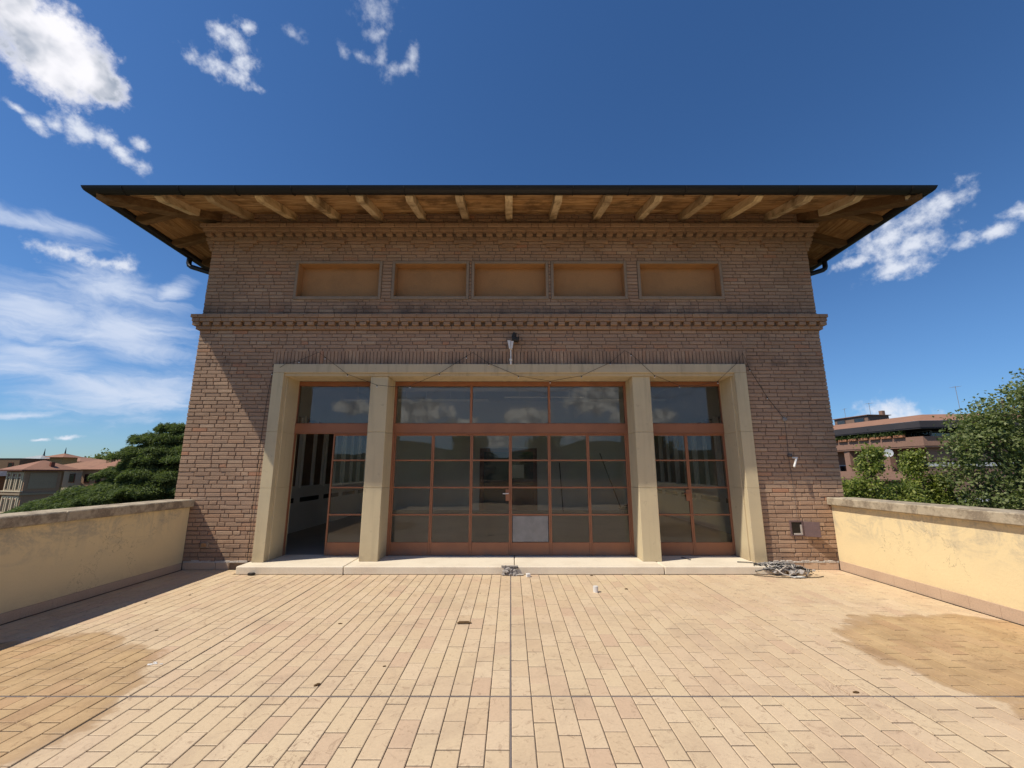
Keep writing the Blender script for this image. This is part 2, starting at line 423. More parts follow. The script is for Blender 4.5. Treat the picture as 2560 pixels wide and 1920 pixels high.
def glass_mat(name, tint, refl, rough=0.0):
    m, t, out = new_mat(name)
    lw = t.add('ShaderNodeFresnel', {'IOR': 1.5})
    fac = t.math('MULTIPLY', lw.outputs[0], refl, clamp=True)
    p = pos_of(t)
    wav = t.noise(p, 1.4, 2, 0.5)
    bn = t.add('ShaderNodeBump', {'Height': wav, 'Strength': 0.25, 'Distance': 0.004})
    tr = t.add('ShaderNodeBsdfTransparent', {'Color': (*tint, 1)})
    gl = t.add('ShaderNodeBsdfGlossy', {'Color': (0.95, 0.97, 0.96, 1), 'Roughness': rough, 'Normal': bn.outputs[0]})
    dust = t.add('ShaderNodeBsdfDiffuse', {'Color': (0.45, 0.44, 0.40, 1)})
    mx = t.add('ShaderNodeMixShader', {0: fac, 1: tr.outputs[0], 2: gl.outputs[0]})
    dn = t.noise(p, 3.0, 5, 0.6)
    mx2 = t.add('ShaderNodeMixShader', {0: t.sstep(dn, 0.3, 0.8, 0.015, 0.06), 1: mx.outputs[0], 2: dust.outputs[0]})
    t.l.new(mx2.outputs[0], out.inputs[0])


glass_mat('glass', (0.95, 0.97, 0.95), 1.75)
glass_mat('far_glass', (0.12, 0.11, 0.12), 2.0)
m, t, out = new_mat('frosted')
p = pos_of(t)
d1 = t.add('ShaderNodeBsdfPrincipled', {'Base Color': (0.30, 0.29, 0.28, 1), 'Roughness': 0.35})
tr = t.add('ShaderNodeBsdfTransparent', {'Color': (0.8, 0.8, 0.8, 1)})
mx = t.add('ShaderNodeMixShader', {0: t.sstep(t.noise(p, 5, 4, 0.6), 0.3, 0.8, 0.65, 0.9), 1: tr.outputs[0], 2: d1.outputs[0]})
t.l.new(mx.outputs[0], out.inputs[0])


def leaf_mat(name, stops, trans=0.35, gloss=0.35):
    m, t, out = new_mat(name)
    r = t.add('ShaderNodeNewGeometry').outputs['Random Per Island']
    col = t.ramp(r, stops)
    b = t.add('ShaderNodeBsdfPrincipled', {'Base Color': col, 'Roughness': 0.5})
    b.inputs['Specular IOR Level'].default_value = gloss
    tl = t.add('ShaderNodeBsdfTranslucent', {'Color': t.mix(1.0, col, (1.2, 1.3, 0.6), 'MULTIPLY')})
    mx = t.add('ShaderNodeMixShader', {0: trans, 1: b.outputs[0], 2: tl.outputs[0]})
    t.l.new(mx.outputs[0], out.inputs[0])


leaf_mat('cedar_needles', [(0.0, (0.07, 0.105, 0.045)), (0.5, (0.13, 0.17, 0.07)), (1.0, (0.21, 0.245, 0.105))], 0.32, 0.05)
leaf_mat('poplar_leaves', [(0.0, (0.105, 0.14, 0.046)), (0.6, (0.185, 0.22, 0.078)), (1.0, (0.27, 0.29, 0.13))], 0.35, 0.25)
leaf_mat('lime_leaves', [(0.0, (0.09, 0.13, 0.028)), (0.6, (0.22, 0.26, 0.055)), (1.0, (0.36, 0.37, 0.10))], 0.38, 0.35)
leaf_mat('planter_leaves', [(0.0, (0.035, 0.070, 0.02)), (0.6, (0.08, 0.12, 0.03)), (1.0, (0.16, 0.17, 0.05))], 0.3, 0.3)


# ------------------------------------------------------------------ mesh helpers
class MB:
    def __init__(s):
        s.v = []; s.f = []

    def _add(s, vs, fs):
        o = len(s.v)
        s.v += [tuple(v) for v in vs]
        s.f += [tuple(i + o for i in f) for f in fs]
        return s

    def box(s, x0, x1, y0, y1, z0, z1, M=None):
        vs = [Vector((x, y, z)) for x in (x0, x1) for y in (y0, y1) for z in (z0, z1)]
        if M is not None:
            vs = [M @ v for v in vs]
        return s._add(vs, [(0, 1, 3, 2), (4, 6, 7, 5), (0, 4, 5, 1), (2, 3, 7, 6), (0, 2, 6, 4), (1, 5, 7, 3)])

    def cbox(s, x0, x1, y0, y1, z0, z1, c=0.004, M=None):
        """box with chamfered edges"""
        xs = (x0, x1); ys = (y0, y1); zs = (z0, z1)
        vs = []; idx = {}
        for i in (0, 1):
            for j in (0, 1):
                for k in (0, 1):
                    cx, cy, cz = xs[i], ys[j], zs[k]
                    ix = c * (1 - 2 * i); iy = c * (1 - 2 * j); iz = c * (1 - 2 * k)
                    idx[i, j, k] = len(vs)
                    vs += [Vector((cx, cy + iy, cz + iz)), Vector((cx + ix, cy, cz + iz)), Vector((cx + ix, cy + iy, cz))]
        fs = []
        g = lambda i, j, k, a: idx[i, j, k] + a
        for i in (0, 1):
            q = [g(i, 0, 0, 0), g(i, 1, 0, 0), g(i, 1, 1, 0), g(i, 0, 1, 0)]
            fs.append(q if i else q[::-1])
            q = [g(0, i, 0, 1), g(1, i, 0, 1), g(1, i, 1, 1), g(0, i, 1, 1)]
            fs.append(q[::-1] if i else q)
            q = [g(0, 0, i, 2), g(1, 0, i, 2), g(1, 1, i, 2), g(0, 1, i, 2)]
            fs.append(q if i else q[::-1])
        for a in (0, 1):
            for b in (0, 1):
                fs.append([g(a, b, 0, 0), g(a, b, 0, 1), g(a, b, 1, 1), g(a, b, 1, 0)])
                fs.append([g(a, 0, b, 0), g(a, 0, b, 2), g(a, 1, b, 2), g(a, 1, b, 0)])
                fs.append([g(0, a, b, 1), g(0, a, b, 2), g(1, a, b, 2), g(1, a, b, 1)])
                for k in (0, 1):
                    fs.append([g(a, b, k, 0), g(a, b, k, 1), g(a, b, k, 2)])
        if M is not None:
            vs = [M @ v for v in vs]
        return s._add(vs, fs)

    def tube(s, pts, r, n=8, caps=True, r_end=None):
        pts = [Vector(p) for p in pts]
        rings = []
        m = len(pts)
        for i, p in enumerate(pts):
            d = (pts[min(i + 1, m - 1)] - pts[max(i - 1, 0)]).normalized()
            a = d.orthogonal().normalized() if i == 0 else (rings[-1][1] - d * rings[-1][1].dot(d)).normalized()
            b = d.cross(a)
            rr = r if r_end is None else r + (r_end - r) * i / max(1, m - 1)
            rings.append(([p + (a * math.cos(2 * math.pi * k / n) + b * math.sin(2 * math.pi * k / n)) * rr for k in range(n)], a))
        vs = [v for rg in rings for v in rg[0]]
        fs = []
        for i in range(m - 1):
            for k in range(n):
                k2 = (k + 1) % n
                fs.append((i * n + k, i * n + k2, (i + 1) * n + k2, (i + 1) * n + k))
        if caps:
            fs.append(tuple(range(n))[::-1]); fs.append(tuple(range((m - 1) * n, m * n)))
        return s._add(vs, fs)

    def prism(s, poly, axis, a, b):
        """extrude a 2D outline along an axis"""
        n = len(poly)
        mk = {'x': lambda u, v, w: (w, u, v), 'y': lambda u, v, w: (u, w, v), 'z': lambda u, v, w: (u, v, w)}[axis]
        vs = [mk(u, v, a) for u, v in poly] + [mk(u, v, b) for u, v in poly]
        fs = [tuple(range(n))[::-1], tuple(range(n, 2 * n))] + [(i, (i + 1) % n, n + (i + 1) % n, n + i) for i in range(n)]
        return s._add(vs, fs)

    def lump(s, c, r, seed=0, squash=(1, 1, 1), sub=1):
        bm = bmesh.new()
        bmesh.ops.create_icosphere(bm, subdivisions=sub, radius=1)
        rr = random.Random(seed)
        vs = [Vector((v.co.x * squash[0], v.co.y * squash[1], v.co.z * squash[2])) * r * rr.uniform(0.7, 1.2) + Vector(c) for v in bm.verts]
        fs = [tuple(v.index for v in f.verts) for f in bm.faces]
        bm.free()
        return s._add(vs, fs)

    def mesh(s, name, mat):
        me = bpy.data.meshes.new(name)
        me.from_pydata(s.v, [], s.f)
        bm = bmesh.new(); bm.from_mesh(me)
        bmesh.ops.recalc_face_normals(bm, faces=bm.faces)
        bm.to_mesh(me); bm.free()
        me.materials.append(MATS[mat])
        me.update()
        return me

    def build(s, name, mat, parent=None, **props):
        return link(name, s.mesh(name, mat), parent, **props)


def link(name, data, parent=None, loc=None, rot=None, scale=None, **props):
    o = bpy.data.objects.new(name, data)
    COL.objects.link(o)
    if parent is not None:
        o.parent = parent
    if loc is not None: o.location = loc
    if rot is not None: o.rotation_euler = rot
    if scale is not None: o.scale = scale
    for k, v in props.items():
        o[k] = v
    return o


def thing(name, label, category, loc=(0, 0, 0), group=None, rot=(0, 0, 0)):
    o = link(name, None, None, loc, rot, label=label, category=category)
    o.empty_display_size = 0.2
    if group: o['group'] = group
    return o


def quads(name, V, mat, parent=None, **props):
    """V: (n,4,3) array"""
    n = len(V)
    me = bpy.data.meshes.new(name)
    me.vertices.add(n * 4); me.loops.add(n * 4); me.polygons.add(n)
    me.vertices.foreach_set('co', V.reshape(-1).astype(np.float32))
    me.loops.foreach_set('vertex_index', np.arange(n * 4, dtype=np.int32))
    me.polygons.foreach_set('loop_start', np.arange(0, n * 4, 4, dtype=np.int32))
    me.polygons.foreach_set('loop_total', np.full(n, 4, dtype=np.int32))
    me.materials.append(MATS[mat])
    me.update(calc_edges=True)
    return link(name, me, parent, **props)


# ------------------------------------------------------------------ terrain
D = 7.416                       # plane of the brick facade
gm = MB()
gm._add([(-4000, -4000, -12.5), (4000, -4000, -12.5), (4000, 4000, -12.5), (-4000, 4000, -12.5)], [(0, 1, 2, 3)])
gm.build('ground', 'ground_far', kind='structure')

NA = 240
hv, hf = [], []
for i in range(NA):
    a = 2 * math.pi * i / NA
    deg = math.degrees(math.atan2(math.sin(a), math.cos(a)))           # azimuth from +Y clockwise
    back = 0.5 - 0.5 * math.cos(a)
    h = 14 + 20 * back + 7 * math.sin(3 * a + 1.0) + 4 * math.sin(7 * a) + 2.5 * math.sin(17 * a + 2) + 1.2 * math.sin(41 * a)
    h += 17 * back * math.exp(-((abs(deg) - 166) / 7) ** 2) * (1.25 if deg < 0 else 0.6)
    h += random.uniform(-.5, .5)
    for dist, hh in ((430, -12.5), (560, h * 0.75), (680, h), (900, h * 0.9), (1100, -12.5)):
        hv.append((math.sin(a) * dist, math.cos(a) * dist, hh))
for i in range(NA):
    for k in range(4):
        j = (i + 1) % NA
        hf.append((i * 5 + k, j * 5 + k, j * 5 + k + 1, i * 5 + k + 1))
hm = MB(); hm._add(hv, hf)
hills = hm.build('hills', 'hill_woods', kind='structure')
for p_ in hills.data.polygons: p_.use_smooth = True

# ------------------------------------------------------------------ terrace floor
TX, TY0, TY1 = 5.40, -4.7, 7.07
base = MB()
base.box(-TX - 0.32, TX + 0.32, TY0 - 0.3, D + 0.1, -0.6, -0.0065)
floor = base.build('terrace_floor', 'grout', kind='structure')
tile_meshes = []
TW, TL = 0.1378, 0.2835
for k in range(6):
    rr = random.Random(50 + k)
    b = MB()
    e = 0.004
    w, l = TW / 2, TL / 2
    top = [(-w + e + rr.uniform(-.001, .001), -l + e), (w - e, -l + e + rr.uniform(-.001, .001)), (w - e + rr.uniform(-.001, .001), l - e), (-w + e, l - e + rr.uniform(-.001, .001))]
    b._add([(-w, -l, -.012), (w, -l, -.012), (w, l, -.012), (-w, l, -.012), (-w, -l, -.0025), (w, -l, -.0025), (w, l, -.0025), (-w, l, -.0025)] + [(x, y, 0) for x, y in top],
           [(0, 1, 5, 4), (1, 2, 6, 5), (2, 3, 7, 6), (3, 0, 4, 7), (4, 5, 9, 8), (5, 6, 10, 9), (6, 7, 11, 10), (7, 4, 8, 11), (8, 9, 10, 11)])
    tile_meshes.append(b.mesh('tile', 'floor_tile'))
tiles = []
colw = 0.1447
xs = []
for sgn in (1, -1):
    x = 0.0068
    k = 0
    while x + TW < TX - 0.012:
        gap = 0.012 if k in (18, 19) else 0.0
        if k == 19: x += 0.008
        xs.append(sgn * (x + TW / 2)); x += colw; k += 1
for ci, x in enumerate(xs):
    off = random.choice((0, .5, .5, 0)) * 0.29 + random.uniform(-.05, .05)
    # two fields: the joint at y = 3.45 interrupts the runs
    for (ya, yb) in ((TY0, 3.444), (3.456, TY1 if abs(x) < 4.3 else D - 0.02)):
        y = yb - off * (1 if yb < 4 else 1)
        first = True
        y = yb
        ln = (0.29 if ci % 2 else 0.145) + random.uniform(-.05, .04)
        while y > ya + 0.03:
            l = min(ln, y - ya)
            if y - l - ya < 0.05: l = y - ya
            tiles.append((x, y - l / 2, (l - random.uniform(0.0075, 0.0115)) / TL))
            y -= l
            ln = 0.29
def seen(x, y):
    c, s_ = math.cos(R(11.466)), math.sin(R(11.466))
    yc = c * y - s_ * 1.6; zc = -s_ * y - c * 1.6
    if yc < 0.5: return 0
    px = 1277 + 1060 * x / yc; py = 960 - 1060 * zc / yc
    if px < -20 or px > 2580 or py > 1950: return 0
    return 1 / (yc ** 3)
tiles.sort(key=lambda t_: -seen(t_[0], t_[1]) * t_[2])
rest = MB()
for i, (x, y, sc) in enumerate(tiles):
    me = tile_meshes[i % 6]
    dz = random.uniform(-.0016, .0012)
    rz = random.uniform(-.006, .006)
    if i < 300:
        link('tile', me, floor, (x, y, dz), (random.uniform(-.002, .002), random.uniform(-.003, .003), rz), (1, sc, 1))
    else:
        c_, s_ = math.cos(rz), math.sin(rz)
        rest._add([(x + v.co.x * c_ - v.co.y * sc * s_, y + v.co.x * s_ + v.co.y * sc * c_, v.co.z + dz) for v in me.vertices], [tuple(p_.vertices) for p_ in me.polygons])
rest.build('tile', 'floor_tile', floor, kind='stuff')
js = MB()
js.box(-0.005, 0.005, TY0, TY1, -0.0066, -0.002)
js.box(-TX, TX, 3.4445, 3.4555, -0.0066, -0.0032)
js.build('expansion_joint', 'joint_sealant', floor)

# ------------------------------------------------------------------ parapets
def parapet(side, ztop, label):
    root = thing('parapet_wall', label, 'wall', (side * 5.55, 1.4, 0), 'yellow terrace parapets')
    root.location = (0, 0, 0)
    b = MB()
    b.cbox(min(side * 5.40, side * 5.72), max(side * 5.40, side * 5.72), TY0, D - 0.004, -0.004, ztop - 0.125, 0.006)
    b.build('wall_body', 'parapet_paint', root)
    y = D - 0.006
    lens = [1.62 if side > 0 else 2.1, 2.05, 1.9, 2.1, 2.0, 1.9, 2.05]
    for l in lens:
        y0 = max(TY0, y - l)
        c = MB()
        c.cbox(min(side * 5.33, side * 5.80), max(side * 5.33, side * 5.80), y0 + 0.005, y, ztop - 0.125, ztop + random.uniform(-.004, .004), 0.012)
        c.build('coping_stone', 'coping', root)
        y = y0
        if y <= TY0 + .05: break
    y = D - 0.03
    zt = 0.145 if side > 0 else 0.11
    while y > TY0:
        c = MB()
        c.cbox(min(side * 5.384, side * 5.399), max(side * 5.384, side * 5.399), y - 0.3295, y, 0.001, zt, 0.002)
        c.build('skirting_tile', 'skirting', root)
        y -= 0.332
    return root


parapet(-1, 1.115, 'shaded yellow parapet wall with stone coping along the cedar side of the terrace')
parapet(1, 1.15, 'sunlit yellow parapet wall with stained stone coping along the apartment side of the terrace')
pb = thing('parapet_wall', 'low yellow parapet wall closing the far end of the terrace, mirrored in the glass doors', 'wall')
b = MB(); b.cbox(-5.395, 5.395, TY0 - 0.25, TY0, -0.004, 0.98, 0.006); b.build('wall_body', 'parapet_paint', pb)
b = MB(); b.cbox(-5.325, 5.325, TY0 - 0.32, TY0 + 0.07, 0.98, 1.105, 0.012); b.build('coping_stone', 'coping', pb)

# ------------------------------------------------------------------ the brick building
house = thing('brick_house', 'brown brick rooftop pavilion with wide timber eaves and cream framed glass doors', 'building', (0, D, 0))
house.location = (0, 0, 0)
XL, XR, YB = -5.70, 5.65, 16.9
ZW = 6.6                     # wall head
OL, OR, OT = -4.235, 4.195, 3.46     # outline of the door surround
NICHES = [(-4.0, -2.475), (-2.18, -0.835), (-0.685, 0.656), (0.805, 2.13), (2.436, 3.927)]
NZ0, NZ1 = 4.765, 5.425
mo = MB()
MF = D + 0.012               # face of the mortar
WT = 0.42
for a in ((XL + .012, OL, 0, OT), (OR, XR - .012, 0, OT), (XL + .012, XR - .012, OT, NZ0), (XL + .012, XR - .012, NZ1, ZW)):
    mo.box(a[0], a[1], MF, D + WT, a[2], a[3])
ed = [XL + .012] + [v for n in NICHES for v in n] + [XR - .012]
for i in range(0, len(ed), 2):
    mo.box(ed[i], ed[i + 1], MF, D + WT, NZ0, NZ1)
mo.box(XL + .012, XL + WT, D + WT, YB, 0, ZW)
mo.box(XR - WT, XR - .012, D + WT, YB, 0, ZW)
mo.box(XL + .012, XR - .012, YB, YB + .3, 0, ZW)
mo.box(XL + .012, XR - .012, D + .1, YB + .3, -12.5, -0.61)
wall = mo.build('wall', 'mortar', house)

CH, Z0 = 0.0687, 0.125
BH = 0.0572


def brick_mesh(L, seed):
    rr = random.Random(seed)
    j = lambda a: rr.uniform(-a, a)
    h, l = BH / 2, L / 2
    e = 0.003
    b = MB()
    bk = [(-l, .05, -h), (l, .05, -h), (l, .05, h), (-l, .05, h)]
    md = [(-l + j(.002), .006, -h + j(.002)), (l + j(.002), .006, -h + j(.002)), (l + j(.002), .006, h + j(.002)), (-l + j(.002), .006, h + j(.002))]
    fr = [(-l + e + abs(j(.004)), j(.001), -h + e + abs(j(.0015))), (l - e - abs(j(.004)), j(.001), -h + e + abs(j(.0015))), (l - e - abs(j(.004)), j(.0015), h - e - abs(j(.003))), (-l + e + abs(j(.004)), j(.0015), h - e - abs(j(.003)))]
    b._add(bk + md + fr, [(0, 1, 5, 4), (1, 2, 6, 5), (2, 3, 7, 6), (3, 0, 4, 7), (4, 5, 9, 8), (5, 6, 10, 9), (6, 7, 11, 10), (7, 4, 8, 11), (8, 9, 10, 11)])
    return b.mesh('brick', 'brick')


LONG = [brick_mesh(0.28, k) for k in range(8)]
HEAD = [brick_mesh(0.132, 20 + k) for k in range(5)]


def spans(z):
    """free stretches of a course"""
    cut = []
    if z < OT - 0.01: cut.append((OL, OR))
    elif z < 3.72: cut.append((OL - 0.06, OR + 0.06))
    if 4.71 < z < 5.48:
        cut += [(a - 0.055, c + 0.055) for a, c in NICHES]
    out_, x = [], XL
    for a, c in cut:
        if a - x > 0.02: out_.append((x, a))
        x = max(x, c)
    out_.append((x, XR))
    return out_


bricks = []
for k in range(0, 94):
    z = Z0 + CH * (k + .5)
    if 4.11 < z < 4.385 or 5.965 < z < 6.17: continue
    for a, c in spans(z):
        x = a
        if k % 2: first = random.choice((0.135, 0.2))
        else: first = random.choice((0.28, 0.25))
        while x < c - 0.03:
            l = first if first else (0.272 if random.random() < 0.62 else 0.132) * random.uniform(0.94, 1.06)
            first = None
            if c - (x + l + 0.01) < 0.06: l = c - x
            l = min(l, c - x)
            bricks.append((x + l / 2, z, l - 0.011 if x + l < c - 0.001 else l - 0.002, k))
            x += l
def bsize(t_):
    x, z, l, k = t_
    d2 = x * x + D * D + (z - 1.6) ** 2
    vis = 0 if (abs(x) > 5.40 and z < 1.12) else 1
    return vis * l / d2 ** 1.5 * (D / 1) * (1 if z < 3.4 else 0.5)
bricks.sort(key=lambda t_: -bsize(t_))
rest = MB()
for i, (x, z, l, k) in enumerate(bricks):
    kind = LONG if l > 0.19 else HEAD
    me = random.choice(kind)
    sc = l / (0.28 if kind is LONG else 0.132)
    y = D + random.uniform(-.004, .003)
    z += random.uniform(-.002, .002)
    ry = random.uniform(-.006, .006)
    if i < 300:
        link('brick', me, wall, (x, y, z), (random.uniform(-.01, .01), ry, random.uniform(-.006, .006)), (sc, 1, 1))
    else:
        c_, s_ = math.cos(ry), math.sin(ry)
        rest._add([(x + v.co.x * sc * c_ + v.co.z * s_, y + v.co.y, z - v.co.x * sc * s_ + v.co.z * c_) for v in me.vertices], [tuple(p_.vertices) for p_ in me.polygons])
for k in range(0, 94):           # returns of the two flanks, a course at a time
    z = Z0 + CH * k
    for x0, x1 in ((XL - random.uniform(0, .004), XL + .05), (XR - .05, XR + random.uniform(0, .004))):
        y = D + 0.055
        while y < YB:
            l = random.uniform(.26, .29) * 3
            rest.box(x0, x1, y, y + l - .011, z + .0065, z + .0065 + BH)
            y += l
rest.build('brick', 'brick', wall, kind='stuff')

# soldier course over the opening
sm = []
for k in range(5):
    rr = random.Random(90 + k); b = MB(); e = .004
    w, h = .0288, .126
    j = lambda a: rr.uniform(-a, a)
    b._add([(-w, .05, -h), (w, .05, -h), (w, .05, h), (-w, .05, h), (-w, .006, -h), (w, .006, -h), (w, .006, h), (-w, .006, h)] + [(-w + e, j(.001), -h + e), (w - e, j(.001), -h + e + abs(j(.002))), (w - e, j(.001), h - e), (-w + e, j(.001), h - e - abs(j(.002)))],
           [(0, 1, 5, 4), (1, 2, 6, 5), (2, 3, 7, 6), (3, 0, 4, 7), (4, 5, 9, 8), (5, 6, 10, 9), (6, 7, 11, 10), (7, 4, 8, 11), (8, 9, 10, 11)])
    sm.append(b.mesh('soldier_brick', 'brick'))
arch = MB().box(OL - .058, OR + .058, MF, MF + .05, OT + .001, OT + .258).build('flat_arch', 'mortar', house)
x = OL - 0.055
while x < OR + 0.055:
    link('soldier_brick', random.choice(sm), arch, (x + .0275, D - .002 + random.uniform(-.004, .003), OT + .131), (random.uniform(-.008, .008), random.uniform(-.012, .012), 0), (1, 1, 1))
    x += 0.0648

# belt course
belt_z = Z0 + CH * 58


def ledge(name, levels, parent):
    """stacked projecting courses, each mitred round the three visible sides"""
    root = link(name, MB().box(XL + .02, XR - .02, D - .02, D + .2, levels[0][0] + .01, levels[-1][1] - .01).mesh(name, 'mortar'), parent)
    for (z0, z1, pr) in levels:
        x = XL - pr
        b = MB()
        while x < XR + pr - .01:
            l = random.choice((.27, .27, .28, .135)) * random.uniform(.97, 1.03)
            if XR + pr - (x + l) < .1: l = XR + pr - x
            jit = random.uniform(-.004, .004)
            b.cbox(x + .003, x + l - .004, D - pr + jit, D + .03, z0 + .003 + random.uniform(0, .002), z1 - .003, .0035)
            x += l
        for xa, xb in ((XL - pr, XL + .03), (XR - .03, XR + pr)):
            y = D + .035
            while y < YB:
                b.cbox(xa, xb, y, y + .8, z0 + .003, z1 - .003, .0035); y += .806
        b.build('brick', 'brick_trim', root, kind='stuff')
    return root


belt = ledge('belt_course', [(belt_z, belt_z + CH, .045), (belt_z + CH * 2, belt_z + CH * 3, .10), (belt_z + CH * 3, belt_z + CH * 4, .118)], house)


def dentil_row(z0, h, w, pitch, pr, parent):
    ms = []
    for k in range(4):
        rr = random.Random(k + 300)
        ms.append(MB().cbox(-w / 2 + rr.uniform(0, .004), w / 2 - rr.uniform(0, .004), 0, pr + .03, .003, h - .003, .005).mesh('dentil', 'brick_trim'))
    n = int((XR - XL + 2 * pr - w) / pitch)
    st = (XR - XL + 2 * pr - w) / n
    for i in range(n + 1):
        link('dentil', ms[i % 4], parent, (XL - pr + w / 2 + i * st, D - pr + random.uniform(-.004, .004), z0), (0, 0, random.uniform(-.02, .02)))
    b = MB()
    for xa, xb in ((XL - pr, XL + .03), (XR - .03, XR + pr)):
        y = D + .06
        while y < YB:
            b.cbox(xa, xb, y, y + w, z0 + .003, z0 + h - .003, .004); y += pitch
    b.build('dentil', 'brick_trim', parent, kind='stuff')


dentil_row(belt_z + CH, CH, .122, .19, .092, belt)

# eaves cornice with corbels
cz = Z0 + CH * 85
corn = ledge('cornice', [(cz - CH, cz, .035), (cz + CH, cz + 2 * CH, .135), (cz + 2 * CH, cz + 3 * CH, .172)], house)
dentil_row(cz, CH, .122, .19, .10, corn)
RP = 0.834
corb = {}
for lvl, (w, pr) in enumerate(((.13, .028), (.27, .042), (.42, .056))):
    corb[lvl] = MB().cbox(-w / 2, w / 2, 0, pr + .03, .003, CH - .004, .004).mesh('corbel', 'brick_trim')
for i in range(-6, 7):
    for lvl in (0, 1, 2):
        pr = (.028, .042, .056)[lvl]
        link('corbel', corb[lvl], corn, (i * RP - .03 + random.uniform(-.008, .008), D - pr, cz - CH * (4 - lvl) - 0.0), (0, random.uniform(-.01, .01), 0))
for xo, sg in ((XL, -1), (XR, 1)):               # flanks step out under the eaves
    fl = MB()
    for lvl in range(4):
        pr = .035 + .03 * lvl
        xa, xb = sorted((xo + sg * pr, xo - sg * .02))
        fl.cbox(xa, xb, D - .012 - .003 * lvl, YB, cz - CH * (4 - lvl) + .003, cz - CH * (3 - lvl) - .004, .004)
    fl.build('flank_corbel', 'brick_trim', corn)

# recessed panels under the eaves
for k, (a, c) in enumerate(NICHES):
    pn = MB().box(a - .01, c + .01, D + .18, D + .26, NZ0 - .01, NZ1 + .01)
    pn = pn.build('recessed_panel', 'panel_render', house)
    rv = MB()
    rv.box(a - .02, a + .004, D - .004, D + .18, NZ0, NZ1); rv.box(c - .004, c + .02, D - .004, D + .18, NZ0, NZ1)
    rv.box(a + .0045, c - .0045, D - .0035, D + .18, NZ1 - .004, NZ1 + .02); rv.box(a + .0045, c - .0045, D - .0035, D + .18, NZ0 - .02, NZ0 + .004)
    rv.build('reveal', 'panel_render', pn)
    w = .05
    fm = MB()
    fm.cbox(a - w, a - .001, D - .022, D + .02, NZ0 - w - .01, NZ1 + w, .004)
    fm.cbox(c + .001, c + w, D - .022, D + .02, NZ0 - w - .01, NZ1 + w, .004)
    fm.cbox(a, c, D - .020, D + .02, NZ1 + .001, NZ1 + w, .004)
    fm.cbox(a, c, D - .024, D + .02, NZ0 - w - .012, NZ0 - .001, .004)
    fm.build('panel_frame', 'panel_frame', pn)

# cream surround: jambs, lintel, piers
YF = D - 0.057
YD = 7.93                      # plane of the glazing
ZS = 0.12                      # top of the step
sur = MB()
IN = -4.04, 3.985
# lintel front and soffit
sur.cbox(OL, OR, YF, D + .30, 3.30, OT, .006)
sur.box(IN[0] - .05, IN[1] + .05, YF + .045, YD - .045, 3.25, 3.298)
lintel = sur.build('surround_lintel', 'lintel_plaster', house)
for sx, (xo, xi) in ((-1, (OL, IN[0])), (1, (OR, IN[1]))):
    for (z0, z1) in ((ZS + .001, 1.30), (1.302, 2.25), (2.252, 3.298)):
        jb = MB()
        jb.cbox(min(xo, xi), max(xo, xi), YF, YF + .12, z0, z1, .004)
        xa, xb = xo, xi - sx * .022
        jb.cbox(min(xa, xb), max(xa, xb), YF + .12, YD + .08, z0, z1, .004)
        jb.build('jamb_block', 'surround_plaster', house)
for (xa, xb) in ((-2.51, -2.195), (2.18, 2.495)):
    for (z0, z1) in ((ZS + .001, 1.30), (1.302, 2.25), (2.252, 3.249)):
        MB().cbox(xa, xb, 7.43, YD + .06, z0, z1, .007).build('pier_block', 'surround_plaster', house)

# entrance step of three slabs and base skirting
st = [(-4.30, -2.62), (-2.612, 0.06), (0.068, 2.4), (2.408, 4.31)]
for i, (a, c) in enumerate(st):
    MB().cbox(a, c, 7.07 + random.uniform(-.003, .003), YD + .1, -.003, ZS, .012).build('step_slab', 'travertine', house)
x = -5.38
for (a, c) in ((-5.38, -4.84), (-4.835, -4.62), (4.33, 4.56), (4.565, 4.80), (4.805, 5.04), (5.045, 5.38)):
    MB().cbox(a, c - .004, D - .018, D + .02, .001, .108, .002).build('skirting_tile', 'skirting', house)
wm = MB()
for x0, x1 in ((-5.38, -4.32), (4.32, 5.38)):
    x = x0
    while x < x1:
        l = random.uniform(.03, .09); h = random.uniform(.012, .034)
        wm.cbox(x, min(x + l * 1.1, x1), D - .022 + random.uniform(-.006, .004), D + .02, .105, .113 + h, .004); x += l
wm.build('mortar_strip', 'white_mortar', house)

# glazed doors ------------------------------------------------------
FW = 0.045
pane_cache = {}


def pane(parent, x0, x1, z0, z1, y, mat='glass', name='pane'):
    k = (round(x1 - x0, 3), round(z1 - z0, 3), mat)
    if k not in pane_cache:
        w, h = (x1 - x0) / 2, (z1 - z0) / 2
        pane_cache[k] = MB()._add([(-w, 0, -h), (w, 0, -h), (w, 0, h), (-w, 0, h)], [(0, 1, 2, 3)]).mesh('pane', mat)
    return link(name, pane_cache[k], parent, ((x0 + x1) / 2, y, (z0 + z1) / 2), (random.uniform(-.004, .004), 0, random.uniform(-.004, .004)))


